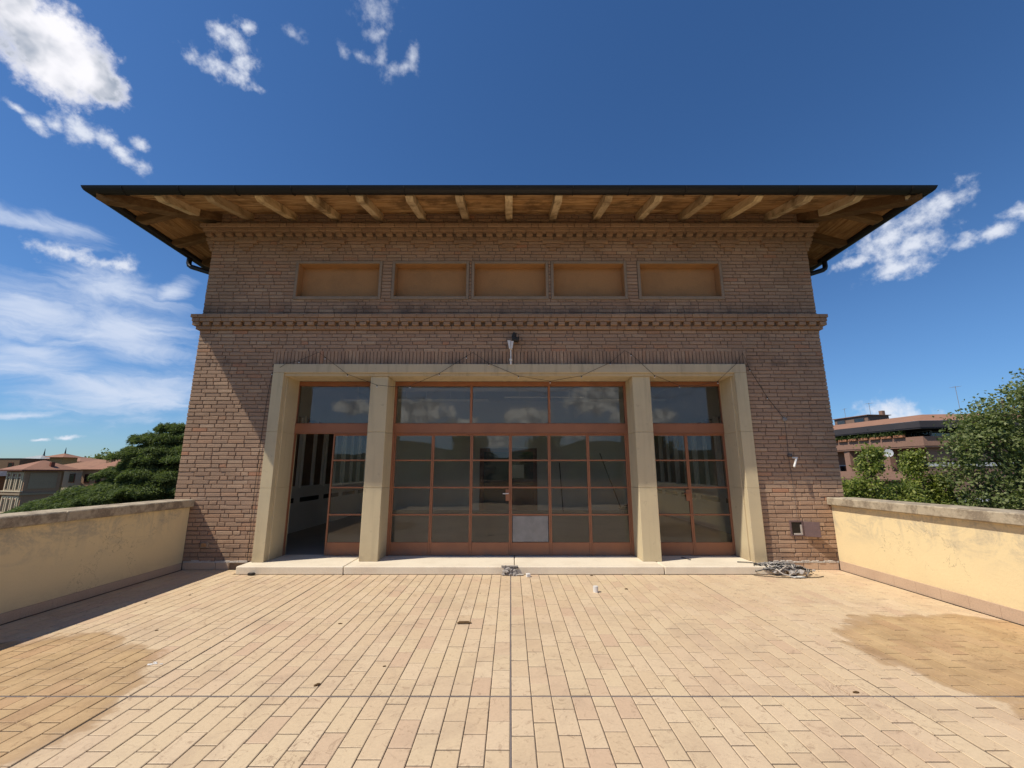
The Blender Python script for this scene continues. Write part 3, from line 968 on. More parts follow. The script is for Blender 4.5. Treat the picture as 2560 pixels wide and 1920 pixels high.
ZH, ZT1, ZT0, ZD1 = 3.25, 3.175, 2.45, 2.26
MUNT = (0.815, 1.29, 1.775)
bays = {'l': (-4.06, -2.50), 'c': (-2.20, 2.185), 'r': (2.49, 4.005)}
for key, (a, c) in bays.items():
    fr = MB()
    fr.cbox(a, c, YD - .03, YD + .05, ZT1, ZH, .003)
    fr.cbox(a, a + FW, YD - .03, YD + .05, ZS, ZT1, .003)
    fr.cbox(c - FW, c, YD - .03, YD + .05, ZS, ZT1, .003)
    fr.cbox(a + FW, c - FW, YD - .045, YD + .05, ZD1, ZT0, .004)
    fr.cbox(a + FW, c - FW, YD - .055, YD - .045, ZD1 + .0, ZD1 + .012, .002)
    frame = fr.build('door_frame', 'door_paint', house)
    cuts = [a + FW, c - FW] if key != 'c' else [a + FW, -.745, .723, c - FW]
    for i in range(len(cuts) - 1):
        x0 = cuts[i] + (.022 if i else 0); x1 = cuts[i + 1] - (.022 if i < len(cuts) - 2 else 0)
        tf = MB()
        if i: tf.cbox(cuts[i] - .0215, cuts[i] + .0215, YD - .035, YD + .04, ZT0, ZT1, .003)
        tf.box(x0, x1, YD + .0, YD + .02, ZT0, ZT0 + .012); tf.box(x0, x1, YD + .0, YD + .02, ZT1 - .012, ZT1)
        tl = tf.build('transom_window', 'door_paint', house)
        pane(tl, x0, x1, ZT0 + .01, ZT1 - .01, YD + .010)


def leaf(x0, x1, lock=0, frosted=False):
    s = MB()
    w = .026
    s.cbox(x0, x0 + w, YD - .02, YD + .025, ZS + .008, ZD1 - .002, .003)
    s.cbox(x1 - w, x1, YD - .02, YD + .025, ZS + .008, ZD1 - .002, .003)
    s.cbox(x0 + w, x1 - w, YD - .018, YD + .023, ZD1 - .035, ZD1 - .002, .003)
    for z in MUNT: s.cbox(x0 + w, x1 - w, YD - .017, YD + .02, z - .014, z + .014, .003)
    lf = s.build('door_leaf', 'door_paint', house)
    MB().cbox(x0 + w, x1 - w, YD - .014, YD + .018, ZS + .008, .345, .004).build('kick_panel', 'door_paint', lf)
    zs = [.345] + [z for z in MUNT] + [ZD1 - .03]
    for i in range(4):
        z0 = zs[i] + (.012 if i else -.002); z1 = zs[i + 1] - (.012 if i < 3 else 0)
        pn = pane(lf, x0 + w - .003, x1 - w + .003, z0, z1, YD + .002)
        if frosted and i == 0:
            pn.data = MB()._add([(-.32, 0, -.21), (.32, 0, -.21), (.32, 0, .21), (-.32, 0, .21)], [(0, 1, 2, 3)]).mesh('pane', 'glass')
            fs = MB().cbox(x0 + w + .012, x1 - w - .012, YD - .006, YD - .001, z0 + .01, z1 - .01, .001).build('film', 'frosted', lf)
            fs['label'] = 'whitish frosted film over the lowest pane'
    if lock:
        xl = x1 - .085 if lock > 0 else x0 + .005
        MB().cbox(xl, xl + .08, YD - .034, YD - .02, 1.055, 1.255, .003).build('lock_plate', 'door_paint', lf)
        hd = MB()
        hd.tube([(xl + .05, YD - .034, 1.185), (xl + .05, YD - .075, 1.185), (xl - .05, YD - .08, 1.183)], .009, 6)
        hd.build('handle', 'white_plastic' if lock == 1 else 'door_paint', lf)
    return lf


w6 = (bays['c'][1] - bays['c'][0] - 2 * FW) / 6
for i in range(6):
    leaf(bays['c'][0] + FW + i * w6 + .001, bays['c'][0] + FW + (i + 1) * w6 - .001, 1 if i == 2 else 0, i == 3)
leaf(-3.29, bays['l'][1] - FW)
rm = 3.25
leaf(bays['r'][0] + FW, rm - .001, 2)
leaf(rm + .001, bays['r'][1] - FW)

# room behind the glass ---------------------------------------------
RX0, RX1, RY0, RY1, RZ = -5.26, 5.21, D + WT + .002, 16.5, 4.25
MB().box(RX0, RX1, YD + .10, RY1, .02, ZS - .004).build('room_floor', 'inside_floor', house)
MB().box(RX0, RX1, RY0, RY1, RZ, RZ + .1).build('room_ceiling', 'inside_wall', house)
bw = MB().box(RX0, RX1, RY1, RY1 + .1, ZS, RZ).build('back_wall', 'inside_wall', house)
MB().box(RX0, RX1, RY0, RY0 + .05, OT + .0, RZ).build('front_lining', 'inside_wall', house)
for sx, X in ((-1, RX0), (1, RX1)):
    iw = MB()
    xo, xi = X + sx * .16, X
    iw.box(min(xo, xi), max(xo, xi), RY0, RY1, ZS, 1.16)
    iw.box(min(xo, xi), max(xo, xi), RY0, RY1, 2.95, RZ)
    y = RY0 + .25
    iw.box(min(xo, xi), max(xo, xi), RY0, y, 1.16, 2.95)
    wnd = []
    while y + 1.25 < RY1:
        wnd.append(y)
        iw.box(min(xo, xi), max(xo, xi), y + 1.25, min(y + 1.37, RY1), 1.16, 2.95)
        y += 1.37
    iw.box(min(xo, xi), max(xo, xi), y, RY1, 1.16, 2.95) if y < RY1 else None
    side = iw.build('side_wall', 'inside_white', house)
    MB().box(min(X + sx * .155, X + sx * .185), max(X + sx * .155, X + sx * .185), RY0, RY1, 1.1, 3.0).build('closed_shutters', 'inside_dark', house)
    for y in wnd:
        f = MB()
        xa, xb = sorted((X - sx * .035, X + sx * .03))
        for yy in (y, y + .60, y + .65, y + 1.20): f.cbox(xa, xb, yy, yy + .05, 1.16, 2.95, .004)
        for zz in (1.16, 2.90): f.cbox(xa, xb, y + .05, y + .60, zz, zz + .05, .004); f.cbox(xa, xb, y + .70, y + 1.20, zz, zz + .05, .004)
        f.build('window_frame', 'inside_white', side)
        g = MB().box(*sorted((X + sx * .002, X + sx * -.006)), y + .1, y + 1.15, .82, .93)
        g.build('heater_slot', 'inside_dark', side)
# inner door
idr = MB()
idr.cbox(-1.18, -1.02, RY1 - .06, RY1 - .001, ZS, 2.42, .004); idr.cbox(.85, 1.0, RY1 - .06, RY1 - .001, ZS, 2.42, .004); idr.cbox(-1.02, .85, RY1 - .06, RY1 - .001, 2.28, 2.42, .004)
idr = idr.build('inner_door', 'inside_brown', house)
MB().box(-1.02, -.05, RY1 - .02, RY1 - .002, ZS, 2.28).build('dark_opening', 'inside_dark', idr)
MB().cbox(-.05, .85, RY1 - .05, RY1 - .003, ZS, 1.05, .01).build('door_leaf', 'inside_brown', idr)
MB().box(-.05, .85, RY1 - .03, RY1 - .004, 1.05, 2.28).build('dark_opening', 'inside_dark', idr)

# roof ---------------------------------------------------------------
OV, SL = 1.25, 0.287
soff = lambda o: 6.465 - SL * o            # underside of the boards at an overhang o
roof = MB()
ex0, ex1, ey0, ey1 = XL - OV + .02, XR + OV - .02, D - OV + .02, YB + .3 + OV
zt = lambda o: soff(o) + .06
half = (ey1 - ey0) / 2
rz = zt(OV) + half * SL
ry = (ey0 + ey1) / 2
rx0, rx1 = ex0 + half * .98, ex1 - half * .98
roof._add([(ex0, ey0, zt(OV)), (ex1, ey0, zt(OV)), (ex1, ey1, zt(OV)), (ex0, ey1, zt(OV)), ((ex0 + ex1) / 2 - .05, ry, rz), ((ex0 + ex1) / 2 + .05, ry, rz)],
          [(0, 1, 5, 4), (1, 2, 5), (2, 3, 4, 5), (3, 0, 4)])
roof = roof.build('roof', 'roof_tile', house)


def slab(pts_low, th):
    """a board: 4 points of its underside, thickness th upward"""
    m_ = MB()
    v = [Vector(p_) for p_ in pts_low]
    return m_._add(v + [q + Vector((0, 0, th)) for q in v], [(0, 3, 2, 1), (4, 5, 6, 7), (0, 1, 5, 4), (1, 2, 6, 5), (2, 3, 7, 6), (3, 0, 4, 7)])


NR = 5
rw = OV / NR
for k in range(NR):
    o0, o1 = k * rw + .004, (k + 1) * rw - .004
    # front rows
    xa0, xb0 = XL - o0, XR + o0
    xs_ = sorted(random.uniform(XL + 1, XR - 1) for _ in range(3))
    xs_ = [round((v + .03) / RP) * RP - .03 for v in xs_]
    ends = [None] + sorted(set(xs_)) + [None]
    for i in range(len(ends) - 1):
        l0 = XL - o0 if ends[i] is None else ends[i] + .003
        l1 = XL - o1 if ends[i] is None else ends[i] + .003
        r0 = XR + o0 if ends[i + 1] is None else ends[i + 1] - .003
        r1 = XR + o1 if ends[i + 1] is None else ends[i + 1] - .003
        dz = random.uniform(0, .007)
        slab([(l0, D - o0, soff(o0) + dz), (r0, D - o0, soff(o0) + dz), (r1, D - o1, soff(o1) + dz), (l1, D - o1, soff(o1) + dz)], .02).build('plank', 'plank_front', roof)
    for sx, X in ((-1, XL), (1, XR)):
        cut = [None, D + random.choice((1.6, 2.4, 3.2)), D + 5.8, YB + .3]
        for i in range(3):
            a0 = D - o0 if cut[i] is None else cut[i] + .003
            a1 = D - o1 if cut[i] is None else cut[i] + .003
            b0 = cut[i + 1] - .003
            dz = random.uniform(0, .007)
            slab([(X + sx * o0, a0, soff(o0) + dz), (X + sx * o0, b0, soff(o0) + dz), (X + sx * o1, b0, soff(o1) + dz), (X + sx * o1, a1, soff(o1) + dz)], .02).build('plank', 'plank_side', roof)


def beam(o0, o1, fn, w, h, mat, tail=True):
    """fn(o) -> centre point on plan; beam hangs under the boards"""
    p0, p1 = Vector(fn(o0)), Vector(fn(o1))
    d = (p1 - p0); d.z = 0; d.normalize()
    n = Vector((-d.y, d.x, 0)) * w / 2
    m_ = MB()
    pts = []
    for (o, p_, hh) in ((o0, p0, h), (o1 - .10, p0.lerp(p1, max(0, (o1 - .10 - o0)) / (o1 - o0)), h), (o1, p1, h * .55)):
        zt_ = soff(o) - .001
        pts.append([p_ + n + Vector((0, 0, zt_)), p_ - n + Vector((0, 0, zt_)), p_ - n + Vector((0, 0, zt_ - hh)), p_ + n + Vector((0, 0, zt_ - hh))])
    vs = [v for r_ in pts for v in r_]
    fs = [(0, 1, 2, 3), (8, 11, 10, 9)] + [(4 * i + k, 4 * i + (k + 1) % 4, 4 * i + 4 + (k + 1) % 4, 4 * i + 4 + k) for i in (0, 1) for k in range(4)]
    m_._add(vs, fs)
    return m_.build('rafter', mat, roof)


for i in range(-8, 9):
    x = i * RP - .03
    out_ = max(0, x - XR, XL - x)
    if out_ > 1.0: continue
    beam(-.02 if out_ == 0 else out_ + .12, 1.13, lambda o, x=x: (x + random.uniform(-.006, .006), D - o, 0), .125, .14, 'rafter_front')
for sx, X in ((-1, XL), (1, XR)):
    for j in range(-1, 11):
        y = D + .45 + j * RP
        out_ = max(0, D - y)
        beam(-.02 if out_ == 0 else out_ + .12, 1.13, lambda o, y=y, X=X, sx=sx: (X + sx * o, y + random.uniform(-.006, .006), 0), .125, .14, 'rafter_side')
    beam(-.05, 1.16, lambda o, X=X, sx=sx: (X + sx * o, D - o, 0), .19, .17, 'rafter_side')
# fascia and half-round gutters
fa = MB()
o = 1.14
zf0, zf1 = soff(o) - .10, soff(o) + .02
fa.box(XL - o - .02, XR + o + .02, D - o - .02, D - o, zf0 + .045, zf1)
for sx, X in ((-1, XL), (1, XR)):
    xa, xb = sorted((X + sx * o, X + sx * (o + .02)))
    fa.box(xa, xb, D - o, YB + 1.3, zf0 + .045, zf1)
fa.build('fascia_board', 'rafter_side', roof)


def half_round(path_fn, a, b, name):
    m_ = MB()
    n = 9
    r_o, r_i = .088, .08
    prof = [(math.cos(math.pi * k / n) * r_o, -math.sin(math.pi * k / n) * r_o) for k in range(n + 1)] + [(-math.cos(math.pi * k / n) * r_i, -math.sin(math.pi * k / n) * r_i) for k in range(n + 1)]
    prof[0] = (prof[0][0] + .008, .008)
    N = len(prof)
    vs = [path_fn(u, v, a(u)) for u, v in prof] + [path_fn(u, v, b(u)) for u, v in prof]
    m_._add(vs, [(i, (i + 1) % N, N + (i + 1) % N, N + i) for i in range(N)] + [tuple(range(N))[::-1], tuple(range(N, 2 * N))])
    return m_.build(name, 'dark_metal', house)


OG, ZG = 1.205, 6.135
half_round(lambda u, v, w: (w, D - OG - u, ZG + v), lambda u: XL - OG - u, lambda u: XR + OG + u, 'gutter')
for sx, X in ((-1, XL), (1, XR)):
    half_round(lambda u, v, w, X=X, sx=sx: (X + sx * (OG + u), w, ZG + v), lambda u: D - OG - u, lambda u: YB + 1.5, 'gutter')
for i in range(-7, 8):
    x = i * 0.92 + .1
    bk = MB()
    bk.tube([(x, D - OG - .096 * math.cos(math.pi * k / 8), ZG - .096 * math.sin(math.pi * k / 8)) for k in range(9)], .006, 5)
    bk.build('gutter_strap', 'dark_metal', house)
for sx, X in ((-1, XL), (1, XR)):
    dp = MB()
    y = 8.40 if sx < 0 else 8.55
    px = X + sx * OG
    dp.tube([(px, y, ZG - .06), (px, y, ZG - .19), (px - sx * .015, y, ZG - .235), (px - sx * .06, y, ZG - .27), (X + sx * .16, y - .05, ZG - .60), (X + sx * .09, y - .05, ZG - .66), (X + sx * .07, y - .05, ZG - .75), (X + sx * .07, y - .05, 4.45), (X + sx * .21, y - .05, 4.35), (X + sx * .21, y - .05, 4.05), (X + sx * .07, y - .05, 3.9), (X + sx * .07, y - .05, -3)], .05, 10)
    dp.build('downpipe', 'dark_metal', house)

# ------------------------------------------------------------------ small things on the facade
b = thing('security_camera', 'white pole with a dark camera head fixed over the middle of the door lintel', 'camera', (0, 7.33, 3.47))
m_ = MB().tube([(0, 0, 0), (0, 0, .30)], .012, 8); m_.tube([(0, 0, .04), (0, 0, .075)], .026, 8); m_.tube([(0, 0, -.03), (0, 0, .03)], .017, 8)
m_.build('pole', 'white_plastic', b)
m_ = MB().prism([(-.03, .26), (-.004, .26), (-.004, .41), (-.06, .41)], 'y', -.035, .03); m_.prism([(.0, .255), (.026, .255), (.052, .40), (.006, .40)], 'y', -.03, .035); m_.cbox(-.012, .012, .036, .08, .26, .30, .004)
m_.build('bracket', 'white_plastic', b)
m_ = MB().cbox(-.068, .055, -.06, .06, .405, .485, .014, Matrix.Rotation(R(12), 4, 'Y')); m_.tube([(.05, -.02, .46), (.075, -.03, .55)], .036, 8)
m_.build('head', 'cable_black', b)

STR = [(-4.33, .13), (-4.345, 1.2), (-4.33, 2.248), (-4.31, 2.835), (-4.27, 3.309), (-4.02, 3.45), (-3.777, 3.514), (-3.442, 3.669), (-3.32, 3.58), (-2.896, 3.265), (-2.36, 3.07), (-2.07, 3.04), (-1.774, 3.056), (-1.268, 3.28),
       (-.793, 3.595), (-.68, 3.669), (-.391, 3.462), (.134, 3.236), (.695, 3.142), (1.252, 3.236), (1.773, 3.477), (2.041, 3.699), (2.152, 3.639), (2.547, 3.244), (2.972, 3.063), (3.3, 3.06), (3.655, 3.135), (4.0, 3.44), (4.156, 3.654),
       (4.282, 3.375), (4.533, 2.87), (4.796, 2.469)]
sl = thing('string_light', 'sagging black cable of small bulbs zigzagging across the cream lintel', 'string light', (0, 7.33, 3.3))
sl.location = (0, 0, 0)
MB().tube([(x, (7.335 if abs(x) < 4.2 else 7.40), z) for x, z in STR], .0038, 5).build('cable', 'cable_black', sl)
sock = MB().tube([(0, 0, .002), (0, 0, -.026)], .0085, 7).mesh('bulb', 'cable_black')
glob = MB().lump((0, 0, -.036), .0125, 1, (1, 1, 1)).mesh('globe', 'white_plastic')
for x, z in ((-4.27, 3.309), (-3.777, 3.514), (-3.32, 3.58), (-2.896, 3.265), (-2.36, 3.07), (-1.774, 3.056), (-1.268, 3.28), (-.793, 3.595), (-.391, 3.462), (.134, 3.236), (.695, 3.142), (1.252, 3.236), (1.773, 3.477), (2.152, 3.639), (2.547, 3.244), (2.972, 3.063), (3.655, 3.135), (4.282, 3.375), (4.533, 2.87)):
    bo = link('bulb', sock, sl, (x, 7.335 if abs(x) < 4.2 else 7.395, z))
    link('globe', glob, bo)

jb = thing('junction_box', 'small round grey junction box where the cable drops on the shaded brickwork', 'junction box', (4.79, D - .005, 2.47))
MB().lump((0, -.02, 0), .04, 3, (1, .6, 1), 2).build('lid', 'cable_grey', jb)
MB().tube([(0, -.012, -.03), (.005, -.01, -.3), (-.01, -.01, -.62), (.0, -.012, -1.0), (.01, -.01, -1.45), (.0, -.01, -1.72)], .0035, 6).build('wire', 'grey_box', jb)
wt = thing('lamp_arm', 'white tilted tube with a small cross arm on the brick wall above the meter box', 'wall lamp', (4.83, 7.33, 1.72))
MB().tube([(-.055, -.05, -.07), (.035, .0, .075)], .017, 8).build('tube', 'white_plastic', wt)
MB().tube([(-.03, .0, .085), (.06, .01, .085)], .012, 8).build('cross_arm', 'white_plastic', wt)
MB().cbox(-.06, .0, .03, .095, .10, .15, .01).build('socket', 'grey_box', wt)

ub = thing('meter_box', 'open recessed utility box with its metal flap hanging beside it low on the brick wall', 'utility box', (4.77, D, .645))
m_ = MB(); m_.cbox(-.11, -.085, -.02, .02, -.125, .125, .003); m_.cbox(.085, .11, -.02, .02, -.125, .125, .003); m_.cbox(-.085, .085, -.02, .02, .10, .125, .003); m_.cbox(-.085, .085, -.02, .02, -.125, -.10, .003)
m_.build('box_frame', 'box_door', ub)
MB().box(-.085, .085, -.012, -.006, -.10, .10).build('dark_inside', 'inside_dark', ub)
m_ = MB(); m_.cbox(.055, .085, -.016, -.012, -.10, .06, .001); m_.cbox(-.06, .055, -.016, -.012, -.10, -.075, .001); m_.build('plaster_edge', 'white_mortar', ub)
m_ = MB().cbox(0, .225, -.012, .0, -.115, .125, .004, Matrix.Translation((.112, -.02, -.012)) @ Matrix.Rotation(R(-28), 4, 'Z'))
m_.build('flap', 'box_door', ub)

so = thing('outdoor_socket', 'small grey weatherproof socket low on the shaded brick by the parapet', 'socket', (-5.065, D, .388))
MB().cbox(-.065, .065, -.035, .01, -.048, .048, .008).build('housing', 'panel_frame', so)
MB().cbox(-.042, .042, -.045, -.034, -.028, .028, .006).build('cover', 'panel_render', so)

# rubble and litter on the terrace
cp = thing('cable_heap', 'tangled heap of black and grey cables at the end of the step', 'cables', (4.15, 7.12, 0))
rr = random.Random(5)
for k in range(26):
    pts = []
    cx, cy = rr.uniform(-.05, .32), rr.uniform(-.12, .12)
    a0 = rr.uniform(0, 6.28)
    rx, ry = rr.uniform(.10, .33), rr.uniform(.05, .16)
    n = rr.randint(8, 16)
    for i in range(n):
        a = a0 + i * .42
        x, y = cx + rx * math.cos(a) * rr.uniform(.85, 1.1), cy + ry * math.sin(a)
        dst = ((x - .12) / .45) ** 2 + (y / .25) ** 2
        gz = .125 if (y > -.05 and x < .15) else .0
        z = max(gz + .012, .012 + .11 * max(0, 1 - dst) + rr.uniform(0, .05))
        pts.append((x, y, z))
    MB().tube(pts, rr.uniform(.005, .011), 5).build('cable', ('cable_black', 'cable_grey', 'cable_grey', 'white_mortar')[k % 4], cp)
MB().tube([(-.45, .25, .13), (-.3, .16, .14), (-.12, .0, .14), (.05, -.18, .03), (.2, -.22, .02)], .008, 5).build('cable', 'cable_black', cp)
MB().tube([(-.4, -.12, .012), (-.1, -.26, .012), (.2, -.29, .012), (.5, -.26, .012), (.62, -.2, .012)], .006, 5).build('cable', 'cable_black', cp)
m_ = MB()
for k in range(46): m_.lump((rr.gauss(.14, .15), rr.gauss(0, .09), .05 + rr.uniform(0, .06)), rr.uniform(.02, .07), k, (1, 1, .6))
m_.build('mortar_lump', 'rubble', cp)
MB().cbox(.08, .28, -.30, -.21, .006, .016, .003, Matrix.Rotation(R(5), 4, 'Z')).build('white_sheet', 'white_plastic', cp)

rb = thing('rubble_heap', 'dark broken hole with grey rubble in the middle of the step front', 'rubble', (-.02, 7.03, 0))
m_ = MB(); m2 = MB()
for k in range(46):
    x = rr.gauss(0, .09)
    m_.lump((x, rr.gauss(0.0, .03), max(.01, .11 - abs(x) * .5) * rr.uniform(.1, 1)), rr.uniform(.008, .036), k, (1.2, .8, .8))
m_.build('debris', 'rubble', rb)
for k in range(26):
    m2.lump((rr.gauss(0, .06), .02 + rr.uniform(0, .03), rr.uniform(.03, .125)), rr.uniform(.012, .03), k, (1.2, .8, .8))
m2.build('dark_debris', 'grey_box', rb)
m3 = MB().cbox(-.13, .13, .03, .10, .1215, .126, .001); m3.build('broken_edge', 'rubble', rb)
MB().lump((.16, -.02, .012), .05, 8, (1.3, .6, .25), 2).build('plaster_chip', 'white_mortar', rb)


def litter(name, label, cat, x, y, builder, z=0.0, rot=0.0, group=None, mat='leaf_litter'):
    m_ = MB(); builder(m_)
    o = link(name, m_.mesh(name, mat), None, (x, y, z), (0, 0, rot), label=label, category=cat)
    if group: o['group'] = group
    return o


litter('plastic_cap', 'small grey white plug standing on the tiles in front of the step', 'cap', 1.136, 6.11, lambda m_: m_.tube([(0, 0, 0), (0, 0, .045), (0, 0, .05), (0, 0, .075)], .034, 12), mat='white_plastic')
litter('plaster_cube', 'white plaster chip on the tiles beside the rubble of the step', 'chip', .266, 6.93, lambda m_: m_.cbox(-.03, .03, -.03, .03, 0, .05, .006), rot=.3, mat='white_plastic')
litter('bark_strip', 'long brown curl of bark lying on the tiles left of the centre joint', 'bark', -.494, 4.924, lambda m_: m_.cbox(-.075, .075, -.014, .014, .002, .014, .004).cbox(-.06, .05, -.01, .02, .012, .02, .003), rot=.02)
litter('cable_plug', 'black rubber plug lying at the shaded end of the stone step', 'plug', -4.02, 7.02, lambda m_: m_.lump((0, 0, .022), .05, 4, (1.2, .5, .5), 2), mat='cable_black')
litter('metal_strip', 'bent dark strip lying on the step before the double leaf doors', 'strip', 2.98, 7.66, lambda m_: m_.cbox(-.012, .012, -.12, .12, 0, .012, .002), ZS, .25, mat='grey_box')
bits = [(-1.467, 3.601, .045, .9, 'dark dry leaf lodged in a joint just past the cross joint'), (-1.808, 4.91, .030, .2, 'small dry leaf left of the bark strip'),
        (-4.182, 5.961, .022, .4, 'tiny brown crumb near the left parapet, the farther of two'), (-4.474, 5.628, .022, 1.4, 'tiny brown crumb near the left parapet, the nearer of two'),
        (1.581, 6.245, .04, .5, 'crumpled brown leaf behind the grey plug'), (-.407, 6.045, .018, .8, 'tiny dark crumb beyond the bark strip'),
        (2.53, 3.492, .035, .1, 'dark crumb stuck on the cross joint near the rusty pond stain'), (-3.6, 4.72, .025, .3, 'dark seed just beyond the left pond stain'),
        (-1.05, 3.92, .02, .5, 'thin brown leaf fragment between the bark strip and the cross joint'), (1.28, 3.05, .012, .6, 'dark speck on the nearest row of tiles'),
        (1.25, 7.0, .035, .2, 'dry leaf caught under the step front')]
for x, y, r_, a, lab in bits:
    litter('dry_leaf', lab, 'leaf', x, y, lambda m_: m_.lump((0, 0, r_ * .13), r_ * .62, int(r_ * 1000), (1.3, .55, .3)), .001, a, 'dry leaves and crumbs on the tiles')
litter('paint_splash', 'white bird dropping splashed on the edge of the left pond stain', 'splash', -3.0, 3.98, lambda m_: [m_.lump((rr.gauss(0, .04), rr.gauss(0, .02), .002), rr.uniform(.006, .02), k, (1.4, .8, .12)) for k in range(9)], .001, 0, None, 'white_plastic')

# things inside the room
rp = thing('leaning_pole', 'dark thin pole leaning on the back wall right of the inner door', 'pole', (1.9, 16.0, ZS))
MB().tube([(0, 0, 0), (-.05, .42, 1.75)], .018, 7).build('shaft', 'inside_dark', rp)
rp2 = thing('leaning_pole', 'long dark pole leaning slantwise beside the black bag', 'pole', (3.9, 15.8, ZS))
MB().tube([(.1, 0, 0), (-.5, .6, 2.1)], .018, 7).build('shaft', 'inside_dark', rp2)
bg_ = thing('black_bag', 'black slumped bag on the floor at the back of the room', 'bag', (4.3, 15.6, ZS))
m_ = MB(); m_.lump((0, 0, .14), .34, 3, (1.3, .6, .42), 2); m_.build('sack', 'inside_dark', bg_)
MB().tube([(-.2, 0, .22), (-.1, 0, .36), (.1, 0, .36), (.2, 0, .22)], .015, 6).build('strap', 'inside_dark', bg_)
ps = thing('paper_notice', 'white sheet of paper taped inside the dark inner door', 'paper', (.28, RY1 - .06, 1.55))
MB().box(-.22, .22, -.004, 0, -.25, .25).build('sheet', 'inside_white', ps)
for i, (x, y) in enumerate(((-1.5, 10.4), (.8, 10.0), (2.9, 10.4), (-3.2, 10.4))):
    lt = thing('ceiling_light', ('slim white light rail hanging behind the left half of the middle transom', 'slim white light rail hanging behind the centre transom pane', 'slim white light rail hanging behind the right transom panes', 'slim white light rail hanging behind the open door bay')[i], 'ceiling light', (x, y, 3.30), 'hanging light rails')
    MB().cbox(-.95, .95, -.02, .02, -.018, .018, .004).build('rail', 'inside_white', lt)
    for dx in (-.6, 0, .6): MB().tube([(dx, 0, .018), (dx, 0, RZ - 3.30)], .006, 5).build('hanger', 'inside_white', lt)
for i, y in enumerate((9.4, 11.6, 13.8)):
    lt = thing('ceiling_batten', ('broad pale ceiling batten nearest the glass doors', 'broad pale ceiling batten midway into the room', 'broad pale ceiling batten deepest in the room')[i], 'ceiling light', (0, y, RZ), 'pale battens under the ceiling')
    MB().cbox(-4.2, 4.2, -.09, .09, -.12, -.002, .01).build('casing', 'inside_white', lt)


# ------------------------------------------------------------------ trees
def rand_quads(centers, length, width, up_bias=0.4, axis=None):
    """leaf-sized faces at the given points"""
    n = len(centers)
    nrm = rng.normal(size=(n, 3)); nrm[:, 2] += up_bias * 2
    nrm /= np.linalg.norm(nrm, axis=1)[:, None]
    a = rng.normal(size=(n, 3)) if axis is None else axis + rng.normal(size=(n, 3)) * .35
    a -= nrm * np.sum(a * nrm, 1)[:, None]
    a /= np.linalg.norm(a, axis=1)[:, None] + 1e-9
    b = np.cross(nrm, a)
    L = (length * rng.uniform(.6, 1.3, n) / 2)[:, None]; Wd = (width * rng.uniform(.6, 1.3, n) / 2)[:, None]
    return np.stack([centers - a * L, centers - b * Wd + a * L * .1, centers + a * L, centers + b * Wd + a * L * .1], 1)


def limb(pts, r0, r1, mbx, n=7):
    mbx.tube(pts, r0, n, True, r1)


def cedar(loc, ztop, zbase):
    x0, y0 = loc
    root = thing('cedar_tree', 'broad dark green cedar with drooping layered branches behind the shaded parapet', 'tree', (x0, y0, zbase))
    tr = MB()
    H = ztop - zbase
    limb([(0, 0, 0), (.1, 0, H * .4), (-.05, .1, H * .75), (.0, 0, H - .25)], .55, .05, tr, 10)
    P, AX = [], []
    rl = random.Random(3)
    prof = [(0.0, .7), (.45, 1.6), (1.0, 2.25), (1.7, 2.7), (2.1, 3.9), (2.8, 5.1), (3.9, 5.5), (6, 6.2), (9, 6.6), (12, 6.4)]
    def rad(dn):
        for (a, ra), (c, rc) in zip(prof, prof[1:]):
            if a <= dn <= c: return ra + (rc - ra) * (dn - a) / (c - a)
        return 6.6
    dn = 0.12
    while dn < H - 3:
        nb = int(5 + min(9, dn * 4.5))
        a0 = rl.uniform(0, 6.28)
        for k in range(nb):
            az = a0 + 6.283 * k / nb + rl.uniform(-.25, .25)
            Rr = rad(dn) * rl.uniform(.72, 1.08)
            zb = H - dn
            d = Vector((math.cos(az), math.sin(az), 0)); n_ = Vector((-d.y, d.x, 0))
            droop = rl.uniform(.10, .20)
            path = []
            for i in range(6):
                s_ = i / 5
                s_ *= .72
                path.append(d * Rr * s_ + Vector((0, 0, zb - .08 - .05 * Rr + .28 * Rr * s_ * .55 - droop * Rr * s_ * s_ * 2.0)))
            limb(path, .07 + .01 * Rr, .012, tr, 5)
            m = int((1200 + 1700 * Rr) * (1 if dn < 6 else .22))
            s_ = rng.beta(1.7, 1.15, m)
            wid = .22 + .26 * Rr * np.sin(np.clip(s_ * 1.05, 0, 1) * 3.0) ** .8
            off = rng.uniform(-1, 1, m)
            off = np.sign(off) * np.abs(off) ** .8
            sub = np.round(s_ * 7) / 7
            base_z = zb - .05 * Rr + .154 * Rr * s_ - droop * 2 * Rr * s_ * s_
            pz = base_z - .35 * (off * wid) ** 2 / np.maximum(wid, .2) + rng.normal(0, .05, m) + .09 * np.sin(s_ * 22 + k) * (1 - np.abs(off))
            px = d.x * Rr * s_ + n_.x * off * wid
            py = d.y * Rr * s_ + n_.y * off * wid
            P.append(np.stack([px, py, pz], 1))
            ax = np.stack([d.x + n_.x * off * .9, d.y + n_.y * off * .9, np.full(m, -.25)], 1)
            AX.append(ax)
        dn += .34 + .085 * dn
    tr.build('trunk', 'bark', root)
    P = np.concatenate(P); AX = np.concatenate(AX)
    quads('crown', rand_quads(P, .15, .030, .7, AX), 'cedar_needles', root)
    return root


cedar((-14.25, 18.2), 3.55, -12.5)


